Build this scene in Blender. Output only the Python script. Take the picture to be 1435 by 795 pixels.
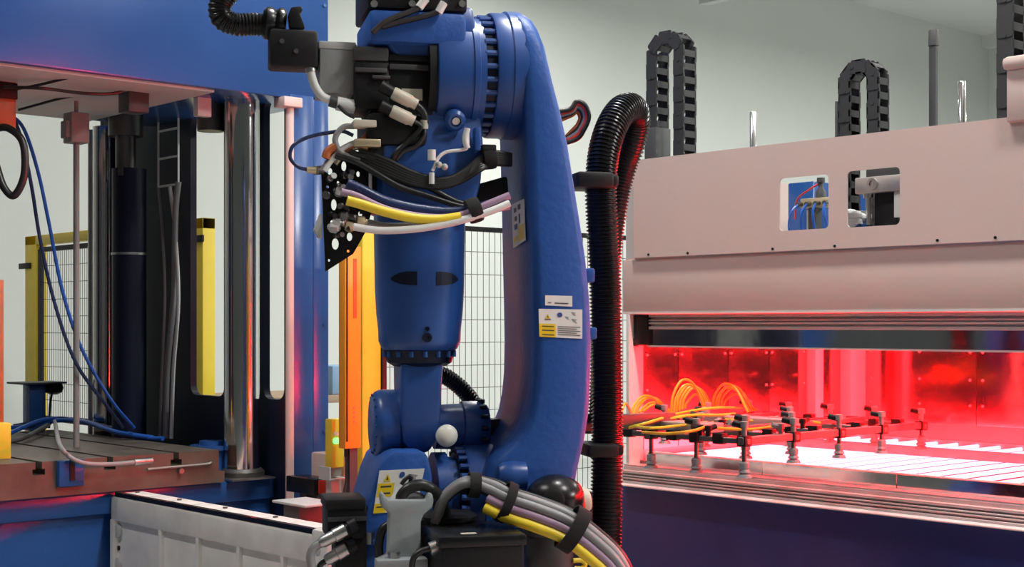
import bpy, bmesh, math, random
from mathutils import Vector, Matrix
from mathutils.geometry import tessellate_polygon
random.seed(7)
for o in list(bpy.data.objects):
    bpy.data.objects.remove(o, do_unlink=True)
SC = bpy.context.scene
COL = SC.collection

# ------------------------------------------------------------------ camera
F, CX, HY, H = 2000.0, 717.5, 455.0, 1.6          # focal length (px), centre column, horizon row, eye height
TH = math.atan(1825 / 2000)
SN, CS = math.sin(TH), math.cos(TH)
cam = bpy.data.cameras.new('camera')
cam.sensor_width = 36.0
cam.lens = F / 1435 * 36.0
cam.shift_y = (HY - 397.5) / 1435
cam.clip_start = 0.05
cam_o = bpy.data.objects.new('camera', cam)
cam_o.location = (0, 0, H)
cam_o.rotation_euler = (math.pi / 2, 0, math.pi / 2 - TH)
COL.objects.link(cam_o)
SC.camera = cam_o
# ------------------------------------------------------------------ world, exposure, hall lamps
SC.view_settings.view_transform = 'Standard'
SC.view_settings.look = 'None'
SC.view_settings.gamma = 1.0
SC.view_settings.use_curve_mapping = False
SC.view_settings.exposure = -0.33
w = bpy.data.worlds.new('hall_fill')  # even grey fill added in place of light from the rest of the hall
SC.world = w
w.use_nodes = True
w.node_tree.nodes['Background'].inputs[0].default_value = (0.93, 1.0, 0.97, 1)
w.node_tree.nodes['Background'].inputs[1].default_value = 0.075
CEIL = 6.3
LAMPS = [(-9.6, 4.5), (-9.6, 10.0), (-7.0, 15.5), (-6.4, 7.0), (-4.4, 0.4), (-3.2, 10.0), (-3.2, 3.6), (-0.4, 3.7), (0.2, 9.0), (-3.0, 17.0), (5.8, 9.6), (7.8, 9.4)]
for i, (lx, ly) in enumerate(LAMPS):
    L = bpy.data.lights.new('hall_lamp_light', 'AREA')
    L.shape = 'RECTANGLE'
    L.size, L.size_y = 1.1, 0.30
    L.energy = (45, 200, 430, 70, 100, 190, 170, 170, 150, 350, 900, 900)[i]
    L.color = (1.0, 0.98, 0.94)
    o = bpy.data.objects.new('hall_lamp_light', L)
    o.location = (lx, ly, CEIL - 0.86)
    COL.objects.link(o)


# ------------------------------------------------------------------ projection helpers (photo pixel + real distance -> place)
def tt(px): return (px - CX) / F
def C(r, f, z=0.0): return Vector((r * SN - f * CS, r * CS + f * SN, z))
def P(px, py, f): return C(tt(px) * f, f, H + (HY - py) / F * f)
def onX(px, py, X): return P(px, py, X / (tt(px) * SN - CS))
def onY(px, py, Y): return P(px, py, Y / (tt(px) * CS + SN))
def onZ(px, py, z): return P(px, py, (H - z) * F / (py - HY))


# ------------------------------------------------------------------ materials
MATS = {}
def mat(name, col, rough=0.5, metal=0.0, var=0.08, scale=6.0, bump=0.0, bscale=40.0, emit=None, estr=0.0, coat=0.0, rvar=0.08, stretch=None, spec=0.5):
    m = bpy.data.materials.new(name)
    m.use_nodes = True
    nt = m.node_tree
    b = nt.nodes['Principled BSDF']
    b.inputs['Metallic'].default_value = metal
    b.inputs['Coat Weight'].default_value = coat
    b.inputs['Specular IOR Level'].default_value = spec
    tc = nt.nodes.new('ShaderNodeTexCoord')
    src = tc.outputs['Object']
    if stretch:
        mp = nt.nodes.new('ShaderNodeMapping')
        mp.inputs['Scale'].default_value = stretch
        nt.links.new(src, mp.inputs['Vector'])
        src = mp.outputs['Vector']
    n = nt.nodes.new('ShaderNodeTexNoise')
    n.inputs['Scale'].default_value = scale
    n.inputs['Detail'].default_value = 5
    nt.links.new(src, n.inputs['Vector'])
    r = nt.nodes.new('ShaderNodeValToRGB')
    c = Vector(col)
    r.color_ramp.elements[0].position = 0.3
    r.color_ramp.elements[1].position = 0.7
    r.color_ramp.elements[0].color = (*(c * (1 - var)), 1)
    r.color_ramp.elements[1].color = (*(c * (1 + var)), 1)
    nt.links.new(n.outputs['Fac'], r.inputs['Fac'])
    nt.links.new(r.outputs['Color'], b.inputs['Base Color'])
    mr = nt.nodes.new('ShaderNodeMapRange')
    mr.inputs['To Min'].default_value = max(0.02, rough - rvar)
    mr.inputs['To Max'].default_value = min(1, rough + rvar)
    nt.links.new(n.outputs['Fac'], mr.inputs['Value'])
    nt.links.new(mr.outputs['Result'], b.inputs['Roughness'])
    if bump:
        n2 = nt.nodes.new('ShaderNodeTexNoise')
        n2.inputs['Scale'].default_value = bscale
        n2.inputs['Detail'].default_value = 3
        nt.links.new(src, n2.inputs['Vector'])
        bp = nt.nodes.new('ShaderNodeBump')
        bp.inputs['Strength'].default_value = bump
        bp.inputs['Distance'].default_value = 0.01
        nt.links.new(n2.outputs['Fac'], bp.inputs['Height'])
        nt.links.new(bp.outputs['Normal'], b.inputs['Normal'])
    if emit:
        b.inputs['Emission Color'].default_value = (*emit, 1)
        b.inputs['Emission Strength'].default_value = estr
    MATS[name] = m
    return m

mat('wall_paint', (0.60, 0.63, 0.60), 0.85, var=0.02, scale=0.6)
mat('ceiling_paint', (0.62, 0.64, 0.62), 0.85, var=0.02, scale=0.6)
mat('floor_epoxy', (0.42, 0.43, 0.42), 0.35, var=0.12, scale=1.2)
mat('robot_blue', (0.025, 0.092, 0.345), 0.44, var=0.05, scale=5, bump=0.22, bscale=38, spec=0.25)
mat('robot_blue_fine', (0.021, 0.078, 0.295), 0.33, var=0.04, scale=5)
mat('press_blue', (0.018, 0.078, 0.27), 0.24, var=0.06, scale=2.5, bump=0.015, bscale=6)
mat('shaded_navy', (0.004, 0.007, 0.026), 0.45, var=0.1, scale=3, spec=0.3)  # near-black navy; the press interior's shade is put into this colour
mat('oven_navy', (0.017, 0.030, 0.155), 0.36, var=0.06, scale=2)
mat('beige_glow_tint', (0.62, 0.485, 0.445), 0.5, var=0.02, scale=2)  # beige-pink; red light falling on the oven is mixed into this colour
mat('white_paint', (0.66, 0.63, 0.60), 0.5, var=0.06, scale=5)
mat('rail_white', (0.74, 0.72, 0.68), 0.55, var=0.10, scale=7)
mat('pole_pink', (0.72, 0.55, 0.52), 0.45, var=0.04)
mat('black_plastic', (0.007, 0.007, 0.008), 0.5, var=0.2, spec=0.3)
mat('black_gloss', (0.007, 0.007, 0.008), 0.28, var=0.2, spec=0.4)
mat('black_fabric', (0.010, 0.010, 0.011), 0.95, var=0.3, scale=60)
mat('dark_grey', (0.05, 0.052, 0.055), 0.5, var=0.1)
mat('chain_black', (0.028, 0.029, 0.031), 0.5, var=0.1)
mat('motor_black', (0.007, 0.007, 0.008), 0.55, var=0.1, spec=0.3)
mat('motor_top', (0.05, 0.05, 0.053), 0.5, var=0.06)
mat('grey_paint', (0.24, 0.25, 0.25), 0.5, var=0.06)
mat('bracket_grey', (0.30, 0.33, 0.34), 0.5, var=0.06)
mat('light_grey', (0.48, 0.49, 0.48), 0.5, var=0.04)
mat('steel', (0.50, 0.50, 0.49), 0.33, 1.0, var=0.12, scale=12)
mat('chrome', (0.74, 0.74, 0.72), 0.12, 1.0, var=0.06, scale=6, stretch=(3, 3, 0.4))
mat('dark_steel', (0.14, 0.14, 0.135), 0.42, 0.9, var=0.2, scale=9)
mat('bed_steel', (0.115, 0.098, 0.080), 0.5, 0.35, var=0.25, scale=9)
mat('aluminium', (0.66, 0.64, 0.63), 0.38, 0.85, var=0.05)
mat('mirror_steel', (0.80, 0.78, 0.78), 0.07, 1.0, var=0.04, bump=0.16, bscale=3.2)
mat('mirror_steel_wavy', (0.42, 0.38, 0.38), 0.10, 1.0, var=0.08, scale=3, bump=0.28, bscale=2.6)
mat('bed_reflector', (0.12, 0.11, 0.10), 0.5, 0.6, var=0.2, scale=20)
mat('frame_grey', (0.13, 0.12, 0.12), 0.4, 0.3, var=0.08)
mat('anodised', (0.50, 0.47, 0.46), 0.42, 0.3, var=0.05)
mat('brass', (0.62, 0.52, 0.33), 0.35, 0.7, var=0.1)
mat('cream_plastic', (0.55, 0.52, 0.42), 0.45, var=0.1)
mat('yellow_paint', (0.80, 0.60, 0.04), 0.45, var=0.06)
mat('orange_paint', (0.86, 0.31, 0.018), 0.42, var=0.05)
mat('orange_brown', (0.42, 0.10, 0.025), 0.5, var=0.2)
mat('yellow_cable', (0.80, 0.60, 0.03), 0.4, var=0.05)
mat('orange_tube', (0.95, 0.42, 0.02), 0.35, var=0.06)
mat('purple_cable', (0.34, 0.22, 0.32), 0.45, var=0.06)
mat('grey_cable', (0.25, 0.25, 0.26), 0.42, var=0.06)
mat('pale_cable', (0.68, 0.69, 0.67), 0.4, var=0.06)
mat('black_cable', (0.014, 0.014, 0.015), 0.4, var=0.2)
mat('navy_hose', (0.015, 0.03, 0.10), 0.28, var=0.15)
mat('blue_hose', (0.02, 0.11, 0.50), 0.3, var=0.08)
mat('label_white', (0.78, 0.78, 0.74), 0.35, var=0.02)
mat('label_yellow', (0.85, 0.60, 0.02), 0.35, var=0.02)
mat('label_ink', (0.06, 0.06, 0.07), 0.5, var=0.02)
mat('label_grey', (0.33, 0.34, 0.36), 0.5, var=0.02)
mat('label_blue', (0.03, 0.08, 0.30), 0.5, var=0.02)
mat('white_knob', (0.80, 0.79, 0.70), 0.35, var=0.02)
mat('red_plastic', (0.60, 0.03, 0.02), 0.4, var=0.05)
mat('sky_plastic', (0.25, 0.42, 0.62), 0.5, var=0.05)
mat('cardboard', (0.42, 0.30, 0.20), 0.7, var=0.06)
mat('white_film', (0.75, 0.77, 0.79), 0.3, var=0.06, bump=0.5, bscale=30)
mat('heater_glow', (0.9, 0.6, 0.5), 0.4, var=0.0, emit=(1.0, 0.0085, 0.0125), estr=145)
mat('led_green', (0.1, 0.6, 0.15), 0.4, var=0.0, emit=(0.2, 1.0, 0.25), estr=2.2)
mat('led_red', (0.6, 0.05, 0.05), 0.4, var=0.0, emit=(1.0, 0.06, 0.05), estr=1.5)
mat('lamp_glow', (0.9, 0.9, 0.9), 0.4, var=0.0, emit=(1.0, 0.98, 0.95), estr=9)


# ------------------------------------------------------------------ mesh builder
WL = {}
def catmull(pts, sub=8, closed=False):
    pts = [Vector(p) for p in pts]
    if len(pts) < 3: return pts
    out = []
    n = len(pts)
    for i in range(n - 1):
        p1, p2 = pts[i], pts[i + 1]
        p0 = pts[i - 1] if i > 0 else p1 * 2 - p2
        p3 = pts[i + 2] if i + 2 < n else p2 * 2 - p1
        for k in range(sub):
            t = k / sub
            out.append(0.5 * ((2 * p1) + (p2 - p0) * t + (2 * p0 - 5 * p1 + 4 * p2 - p3) * t * t + (3 * p1 - p0 - 3 * p2 + p3) * t ** 3))
    out.append(pts[-1])
    return out

def resample(pts, step):
    out = [pts[0].copy()]
    acc = 0.0
    for a, b in zip(pts, pts[1:]):
        d = (b - a).length
        if d < 1e-9: continue
        s = step - acc
        while s <= d:
            out.append(a + (b - a) * (s / d))
            s += step
        acc = (acc + d) % step
    return out

class MB:
    def __init__(s, M=None):
        s.v, s.f, s.M = [], [], M
    def add(s, vs, fs):
        k = len(s.v)
        for p in vs:
            p = Vector(p)
            s.v.append(s.M @ p if s.M is not None else p)
        for f in fs: s.f.append([i + k for i in f])
        return s
    def box(s, a, b):
        x0, y0, z0 = [min(a[i], b[i]) for i in range(3)]
        x1, y1, z1 = [max(a[i], b[i]) for i in range(3)]
        return s.add([(x0, y0, z0), (x1, y0, z0), (x1, y1, z0), (x0, y1, z0), (x0, y0, z1), (x1, y0, z1), (x1, y1, z1), (x0, y1, z1)],
                     [(0, 3, 2, 1), (4, 5, 6, 7), (0, 1, 5, 4), (1, 2, 6, 5), (2, 3, 7, 6), (3, 0, 4, 7)])
    def obox(s, c, size, R):
        c = Vector(c); hx, hy, hz = [q / 2 for q in size]
        vs = [c + R @ Vector(p) for p in ((-hx, -hy, -hz), (hx, -hy, -hz), (hx, hy, -hz), (-hx, hy, -hz), (-hx, -hy, hz), (hx, -hy, hz), (hx, hy, hz), (-hx, hy, hz))]
        return s.add(vs, [(0, 3, 2, 1), (4, 5, 6, 7), (0, 1, 5, 4), (1, 2, 6, 5), (2, 3, 7, 6), (3, 0, 4, 7)])
    def bar(s, p0, p1, w, h, up=(0, 0, 1)):
        p0, p1 = Vector(p0), Vector(p1)
        d = (p1 - p0); L = d.length; d.normalize()
        up = Vector(up)
        if abs(d.dot(up)) > 0.98: up = Vector((0, 1, 0))
        sx = d.cross(up).normalized(); u = sx.cross(d)
        R = Matrix((sx, d, u)).transposed()
        return s.obox((p0 + p1) / 2, (w, L, h), R)
    def lathe(s, prof, p0, axis, n=24, caps=True):
        p0 = Vector(p0); a = Vector(axis).normalized()
        e1 = a.orthogonal().normalized(); e2 = a.cross(e1)
        vs, fs = [], []
        for (r, h) in prof:
            for k in range(n):
                t = 2 * math.pi * k / n
                vs.append(p0 + a * h + (e1 * math.cos(t) + e2 * math.sin(t)) * r)
        for i in range(len(prof) - 1):
            for k in range(n):
                k2 = (k + 1) % n
                fs.append((i * n + k, i * n + k2, (i + 1) * n + k2, (i + 1) * n + k))
        if caps:
            fs.append(tuple(range(n - 1, -1, -1)))
            fs.append(tuple((len(prof) - 1) * n + k for k in range(n)))
        return s.add(vs, fs)
    def cyl(s, p0, p1, r0, r1=None, n=20):
        p0, p1 = Vector(p0), Vector(p1)
        return s.lathe([(r0, 0), (r0 if r1 is None else r1, (p1 - p0).length)], p0, p1 - p0, n)
    def sphere(s, c, r, n=16, sq=(1, 1, 1)):
        c = Vector(c); vs, fs = [], []
        m = n // 2
        for i in range(m + 1):
            a = math.pi * i / m
            for k in range(n):
                t = 2 * math.pi * k / n
                rr = max(math.sin(a), 1e-3)
                vs.append(c + Vector((rr * math.cos(t) * sq[0], rr * math.sin(t) * sq[1], math.cos(a) * sq[2])) * r)
        for i in range(m):
            for k in range(n):
                k2 = (k + 1) % n
                fs.append((i * n + k, (i + 1) * n + k, (i + 1) * n + k2, i * n + k2))
        fs.append(tuple(range(n))); fs.append(tuple(m * n + k for k in range(n - 1, -1, -1)))
        return s.add(vs, fs)
    def tube(s, pts, r, n=8, sub=7, smooth=True, radii=None):
        pts = catmull(pts, sub) if smooth else [Vector(p) for p in pts]
        pts = [p for i, p in enumerate(pts) if i == 0 or (p - pts[i - 1]).length > 1e-6]
        d = (pts[1] - pts[0]).normalized()
        e = d.orthogonal().normalized()
        vs, fs = [], []
        for i, p in enumerate(pts):
            a = pts[max(i - 1, 0)]; b = pts[min(i + 1, len(pts) - 1)]
            d = (b - a).normalized()
            e = (e - d * e.dot(d)).normalized()
            g = d.cross(e)
            rr = radii[i % len(radii)] if radii else r
            for k in range(n):
                t = 2 * math.pi * k / n
                vs.append(p + (e * math.cos(t) + g * math.sin(t)) * rr)
        for i in range(len(pts) - 1):
            for k in range(n):
                k2 = (k + 1) % n
                fs.append((i * n + k, i * n + k2, (i + 1) * n + k2, (i + 1) * n + k))
        fs.append(tuple(range(n - 1, -1, -1))); fs.append(tuple((len(pts) - 1) * n + k for k in range(n)))
        return s.add(vs, fs)
    def corrugated(s, pts, r, pitch=0.011, depth=0.005, n=22):
        fine = resample(catmull([(s.M @ Vector(p)) if s.M is not None else p for p in pts], 14), pitch / 4)
        M, s.M = s.M, None
        s.tube(fine, r, n, smooth=False, radii=[r, r, r - depth, r - depth])
        s.M = M
        return s
    def prism(s, poly, vec):
        poly = [Vector(p) for p in poly]; vec = Vector(vec); n = len(poly)
        vs = poly + [p + vec for p in poly]
        fs = [tuple(range(n)), tuple(range(2 * n - 1, n - 1, -1))]
        for k in range(n):
            k2 = (k + 1) % n
            fs.append((k, k + n, k2 + n, k2))
        return s.add(vs, fs)
    def plate(s, outer, holes, fn, vec):
        loops = [outer] + holes
        vec = Vector(vec)
        flat = [p for l in loops for p in l]
        tris = tessellate_polygon([[Vector((p[0], p[1], 0)) for p in l] for l in loops])
        A = [Vector(fn(*p)) for p in flat]; n = len(A)
        fs = [tuple(t) for t in tris] + [tuple(i + n for i in reversed(t)) for t in tris]
        k = 0
        for l in loops:
            m = len(l)
            for i in range(m):
                j = (i + 1) % m
                fs.append((k + i, k + j, k + j + n, k + i + n))
            k += m
        return s.add(A + [p + vec for p in A], fs)
    def loft(s, rings):
        n = len(rings[0]); vs = [p for r in rings for p in r]; fs = []
        for i in range(len(rings) - 1):
            for k in range(n):
                k2 = (k + 1) % n
                fs.append((i * n + k, i * n + k2, (i + 1) * n + k2, (i + 1) * n + k))
        fs.append(tuple(range(n - 1, -1, -1))); fs.append(tuple((len(rings) - 1) * n + k for k in range(n)))
        return s.add(vs, fs)
    def build(s, name, material, parent=None, bevel=0.0, seg=2, smooth=True, angle=38, label=None, cat=None, group=None, kind=None):
        lo = Vector([min(v[i] for v in s.v) for i in range(3)]); hi = Vector([max(v[i] for v in s.v) for i in range(3)])
        org = (lo + hi) / 2
        if parent is None: org.z = lo.z
        me = bpy.data.meshes.new(name)
        bm = bmesh.new()
        vv = [bm.verts.new(v - org) for v in s.v]
        for f in s.f:
            try: bm.faces.new([vv[i] for i in f])
            except ValueError: pass
        bmesh.ops.recalc_face_normals(bm, faces=bm.faces[:])
        if bevel:
            ed = [e for e in bm.edges if len(e.link_faces) == 2 and e.calc_face_angle(0) > math.radians(30)]
            bmesh.ops.bevel(bm, geom=ed, offset=bevel, segments=seg, profile=0.5, affect='EDGES', clamp_overlap=True)
        bm.to_mesh(me); bm.free()
        me.materials.append(MATS[material])
        if smooth:
            for p in me.polygons: p.use_smooth = True
            me.set_sharp_from_angle(angle=math.radians(angle))
        o = bpy.data.objects.new(name, me)
        COL.objects.link(o)
        place(o, org, parent)
        tag(o, label, cat, group, kind)
        return o

def place(o, org, parent=None):
    WL[o.name] = Vector(org)
    if parent is not None:
        o.parent = parent
        o.location = Vector(org) - WL[parent.name]
    else:
        o.location = org

def tag(o, label=None, cat=None, group=None, kind=None):
    if label: o['label'] = label
    if cat: o['category'] = cat
    if group: o['group'] = group
    if kind: o['kind'] = kind
    return o

def thing(name, loc, label, cat, group=None, kind=None):
    o = bpy.data.objects.new(name, None)
    o.empty_display_size = 0.1
    COL.objects.link(o)
    place(o, Vector(loc))
    return tag(o, label, cat, group, kind)

def dup(o, loc, parent=None, rot=None):
    c = o.copy(); COL.objects.link(c)
    place(c, Vector(loc), parent)
    if rot is not None: c.rotation_euler = rot
    return c

def rrect(x0, y0, x1, y1, r, n=5):
    out = []
    for cx, cy, a0 in ((x1 - r, y1 - r, 0), (x0 + r, y1 - r, 90), (x0 + r, y0 + r, 180), (x1 - r, y0 + r, 270)):
        for k in range(n + 1):
            a = math.radians(a0 + 90 * k / n)
            out.append((cx + r * math.cos(a), cy + r * math.sin(a)))
    return out

def oval(cx, cy, rx, ry, n=12):
    return [(cx + rx * math.cos(2 * math.pi * k / n), cy + ry * math.sin(2 * math.pi * k / n)) for k in range(n)]

# ================================================================== THE HALL
MB().box((-12.2, -8, -0.1), (10, 21.7, 0)).build('floor', 'floor_epoxy', kind='structure')
MB().box((-12.2, -8, 0), (-12.0, 21.5, CEIL)).build('wall_back', 'wall_paint', kind='structure')
MB().box((-12.2, 21.5, 0), (10, 21.7, CEIL)).build('wall_right', 'wall_paint', kind='structure')
MB().box((-12.2, -8, CEIL), (10, 21.7, CEIL + 0.1)).build('ceiling', 'ceiling_paint', kind='structure')
MB().box((-12.0, 21.3, CEIL - 0.2), (10, 21.5, CEIL)).build('trim_1', 'ceiling_paint', kind='structure')
dq = P(984, 7, 17.2)
MB().box((dq.x, dq.y - 0.06, dq.z), (dq.x + 6, dq.y + 0.06, CEIL)).build('trim_2', 'light_grey', kind='structure')
for i, (lx, ly) in enumerate(LAMPS):
    t = thing('hall_lamp', (lx, ly, CEIL - 0.84), 'white box lamp hanging below the hall ceiling', 'lamp', 'box lamps under the ceiling')
    MB().box((lx - 0.60, ly - 0.18, CEIL - 0.80), (lx + 0.60, ly + 0.18, CEIL - 0.72)).build('housing', 'light_grey', t, bevel=0.01)
    MB().box((lx - 0.55, ly - 0.15, CEIL - 0.84), (lx + 0.55, ly + 0.15, CEIL - 0.80)).build('diffuser', 'lamp_glow', t)
    for sx in (-1, 1):
        MB().cyl((lx + sx * 0.45, ly, CEIL - 0.73), (lx + sx * 0.45, ly, CEIL), 0.006, n=8).build('hanger', 'steel', t)

# ================================================================== THE PRESS (front faces +X)
XF = -5.55                       # front plane of the crown and the columns
press = thing('hydraulic_press', (-6.4, 2.6, 0), 'large blue hydraulic press with chrome guide posts and T-slotted table', 'press')
CB = 2.645
crown = MB().box((-6.85, 1.05, CB), (XF, 3.895, 4.0)).build('crown', 'press_blue', press, bevel=0.008)
MB().box((-6.80, 1.3, CB - 0.012), (XF - 0.03, 3.3, CB)).build('underside_plate', 'light_grey', crown)
MB().box((XF - 0.35, 3.0, CB - 0.10), (XF - 0.25, 3.1, CB)).build('underside_block', 'dark_grey', crown, bevel=0.004)
MB().box((XF - 0.30, 3.35, CB - 0.085), (XF - 0.26, 3.42, CB)).build('underside_bracket', 'white_paint', crown)

def side_frame(Y, parent):
    outer = [(-7.45, 0.3), (XF - 0.03, 0.3), (XF - 0.03, 3.9), (-7.45, 3.9)]
    holes = [rrect(-6.455, 1.245, -6.13, 2.66, 0.05), rrect(-5.775, 1.25, -5.60, 2.66, 0.05)]
    return MB().plate(outer, holes, lambda a, b: (a, Y, b), (0, 0.035, 0)).build('side_frame', 'shaded_navy', parent)
side_frame(3.68, press)
side_frame(1.05, press)
for Y in (3.68, 1.05):
    fl = MB().box((XF - 0.03, Y, 0.3), (XF + 0.004, Y + 0.125, CB + 0.02)).box((XF - 0.03, Y + 0.128, 0.3), (XF, Y + 0.215, CB + 0.02)).build('column', 'press_blue', press, bevel=0.004)
    for zz in (0.6, 1.1, 1.6, 2.1, 2.5):
        MB().cyl((XF - 0.001, Y + 0.19, zz), (XF + 0.006, Y + 0.19, zz), 0.009, n=10).build('bolt', 'press_blue', fl)
for zz in (2.9, 3.1):
    MB().cyl((XF - 0.001, 3.87, zz), (XF + 0.006, 3.87, zz), 0.009, n=10).build('bolt', 'press_blue', crown)
# bed and its raised band
bed = MB().box((-7.5, 1.05, 0), (-5.72, 3.92, 0.80)).build('bed', 'press_blue', press, bevel=0.006)
MB().box((-7.5, 1.05, 0.785), (-5.69, 3.92, 0.885)).build('bed_band', 'press_blue', bed, bevel=0.012)
# T-slotted bolster
BT, BB, BR = 1.033, 0.885, 3.37
prof = [(1.3, BB), (BR + 0.03, BB), (BR + 0.03, BB + 0.05), (BR, BB + 0.05), (BR, BT)]
ys = [onX(247, 632, -5.66).y, onX(154, 640, -5.66).y, onX(52, 646, -5.66).y]
d = ys[0] - ys[1]
ys = [ys[0], ys[1], ys[1] - d, ys[1] - 2 * d, ys[1] - 3 * d]
for y in ys:
    prof += [(y + 0.014, BT), (y + 0.014, BT - 0.03), (y + 0.027, BT - 0.03), (y + 0.027, BT - 0.055), (y - 0.027, BT - 0.055), (y - 0.027, BT - 0.03), (y - 0.014, BT - 0.03), (y - 0.014, BT)]
prof += [(1.3, BT)]
bol = MB().plate(prof, [], lambda a, b: (-7.35, a, b), (7.35 - 5.66, 0, 0)).build('bolster', 'bed_steel', press)
# seams across the table top
# clamp on the bolster front
cp = onX(103, 664, -5.62)
cl = MB().box((-5.67, cp.y - 0.055, cp.z - 0.055), (-5.635, cp.y + 0.055, cp.z + 0.055)).build('die_clamp', 'press_blue', bol, bevel=0.004)
MB().box((-5.637, cp.y - 0.01, cp.z - 0.03), (-5.63, cp.y + 0.012, cp.z + 0.056)).build('clamp_slot', 'black_plastic', bol)
# thin steel line along the bolster front
a, b = onX(207, 658, -5.65), onX(292, 650, -5.65)
MB().tube([a, (a + b) / 2, b, b + Vector((-0.03, 0.03, 0.01))], 0.006, 8).build('steel_line', 'steel', bol)
a = onX(253, 660, -5.652); MB().cyl(a, a + Vector((0.012, 0, 0)), 0.012, n=12).build('bolt', 'steel', bol)
# guide posts
def vpost(name, px, Y, r, z0, z1, m, n=28):
    p = onY(px, HY, Y)
    return MB().cyl((p.x, p.y, z0), (p.x, p.y, z1), r, n=n).build(name, m, press)
g = onY(339, HY, 3.56)
gp = vpost('guide_post', 339, 3.56, 0.083, 0.88, CB, 'chrome', 40)
MB().lathe([(0.105, 0), (0.105, 0.03), (0.09, 0.045)], (g.x, g.y, 0.885), (0, 0, 1), 36).build('post_collar', 'dark_steel', gp)
MB().box((g.x - 0.14, g.y - 0.13, 0.885), (g.x + 0.13, g.y + 0.10, 0.893)).build('post_shim', 'steel', gp)
gp = vpost('guide_post', 147, 3.5, 0.062, 0.88, CB, 'chrome', 36)
vpost('guide_rod', 129, 3.5, 0.022, 0.88, CB, 'steel')
vpost('guide_rod', 164, 3.45, 0.020, 0.88, CB - 0.28, 'steel')
p = onY(176, HY, 3.4)
MB().lathe([(0.05, -0.30), (0.05, -0.10), (0.085, -0.10), (0.085, 0)], (p.x, p.y, CB), (0, 0, 1), 28).build('ram_rod', 'dark_steel', press)
cy = MB().lathe([(0.085, 0), (0.085, 1.50)], (p.x - 0.02, p.y + 0.03, 0.885), (0, 0, 1), 32).build('lift_cylinder', 'shaded_navy', press)
MB().lathe([(0.09, 0), (0.09, 0.012)], (p.x - 0.02, p.y + 0.03, 1.95), (0, 0, 1), 32).build('cylinder_band', 'steel', cy)
p = onY(295, HY, 3.5)
MB().lathe([(0.062, -0.13), (0.062, 0)], (p.x, p.y, CB), (0, 0, 1), 28).build('ram_rod', 'dark_steel', press)
# blue drum on the bed corner
p = onY(296, HY, 3.47)
dr = MB().lathe([(0.082, 0), (0.082, 0.13), (0.10, 0.13), (0.10, 0.15), (0.055, 0.15), (0.055, 0.17)], (p.x, p.y, 0.885), (0, 0, 1), 30).build('accumulator', 'press_blue', press)
# cable ladder on the side frame
lad = []
YL = 3.62
A0, A1 = onY(222, 118, YL), onY(250, 118, YL)
za, zb = CB, onY(236, 262, YL).z
lad = MB().bar((A0.x, YL, zb), (A0.x, YL, za), 0.008, 0.008).bar((A1.x, YL, zb), (A1.x, YL, za), 0.008, 0.008).build('ladder_rails', 'label_white', press)
for py in (182, 221, 260):
    z = onY(236, py, YL).z
    MB().bar((A0.x, YL, z), (A1.x, YL, z), 0.010, 0.010).build('rung', 'label_white', lad)
for (x0, y0, x1, y1, r) in ((222, 262, 232, 300, .006), (247, 240, 241, 420, .008), (241, 270, 240, 400, .010)):
    pass
MB().tube([onY(250, 255, YL), onY(246, 300, YL), onY(243, 420, 3.6), onY(234, 520, 3.58), onY(232, 615, 3.55)], 0.016, 10).build('conduit', 'grey_cable', press)
MB().tube([onY(238, 262, YL), onY(245, 320, YL), onY(250, 420, 3.6), onY(243, 520, 3.58), onY(240, 615, 3.55)], 0.010, 8).build('conduit', 'pale_cable', press)
MB().tube([onY(222, 262, YL), onY(228, 330, YL), onY(231, 420, 3.6), onY(226, 540, 3.58), onY(224, 612, 3.55)], 0.008, 8).build('conduit', 'grey_cable', press)
# limit switch box on its rod, hanging below the crown
p = P(107, 180, 6.6)
MB().box((p.x - 0.045, p.y - 0.045, p.z - 0.07), (p.x + 0.045, p.y + 0.045, p.z + 0.07)).box((p.x - 0.03, p.y - 0.065, p.z - 0.05), (p.x + 0.03, p.y - 0.04, p.z + 0.03)).build('switch_box', 'grey_paint', press, bevel=0.006)
MB().cyl((p.x, p.y, 0.9), (p.x, p.y, p.z - 0.06), 0.014, n=14).cyl((p.x, p.y, p.z + 0.06), (p.x, p.y, CB), 0.010, n=10).build('switch_rod', 'grey_paint', press)
# cables strung along the underside
MB().tube([P(100, 108, 6.0), P(50, 120, 6.05), P(10, 127, 6.1)], 0.006, 6).build('cable', 'black_cable', press)
MB().tube([P(5, 122, 6.0), P(60, 124, 6.0), P(120, 131, 6.2), P(165, 130, 6.3), P(192, 117, 6.35)], 0.007, 6).build('cable', 'black_cable', press)
MB().tube([P(26, 154, 6.6), P(90, 137, 6.5), P(150, 126, 6.4), P(190, 118, 6.35)], 0.006, 6).build('cable', 'black_cable', press)
# press light pole with pink cap
p = P(406, 140, 6.58)
po = MB().cyl((p.x, p.y, 0.30), (p.x, p.y, 2.60), 0.0195, n=18).build('pole', 'pole_pink', press)
MB().box((p.x - 0.05, p.y - 0.055, 2.60), (p.x + 0.04, p.y + 0.045, CB)).build('pole_cap', 'pole_pink', po, bevel=0.004)
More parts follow.
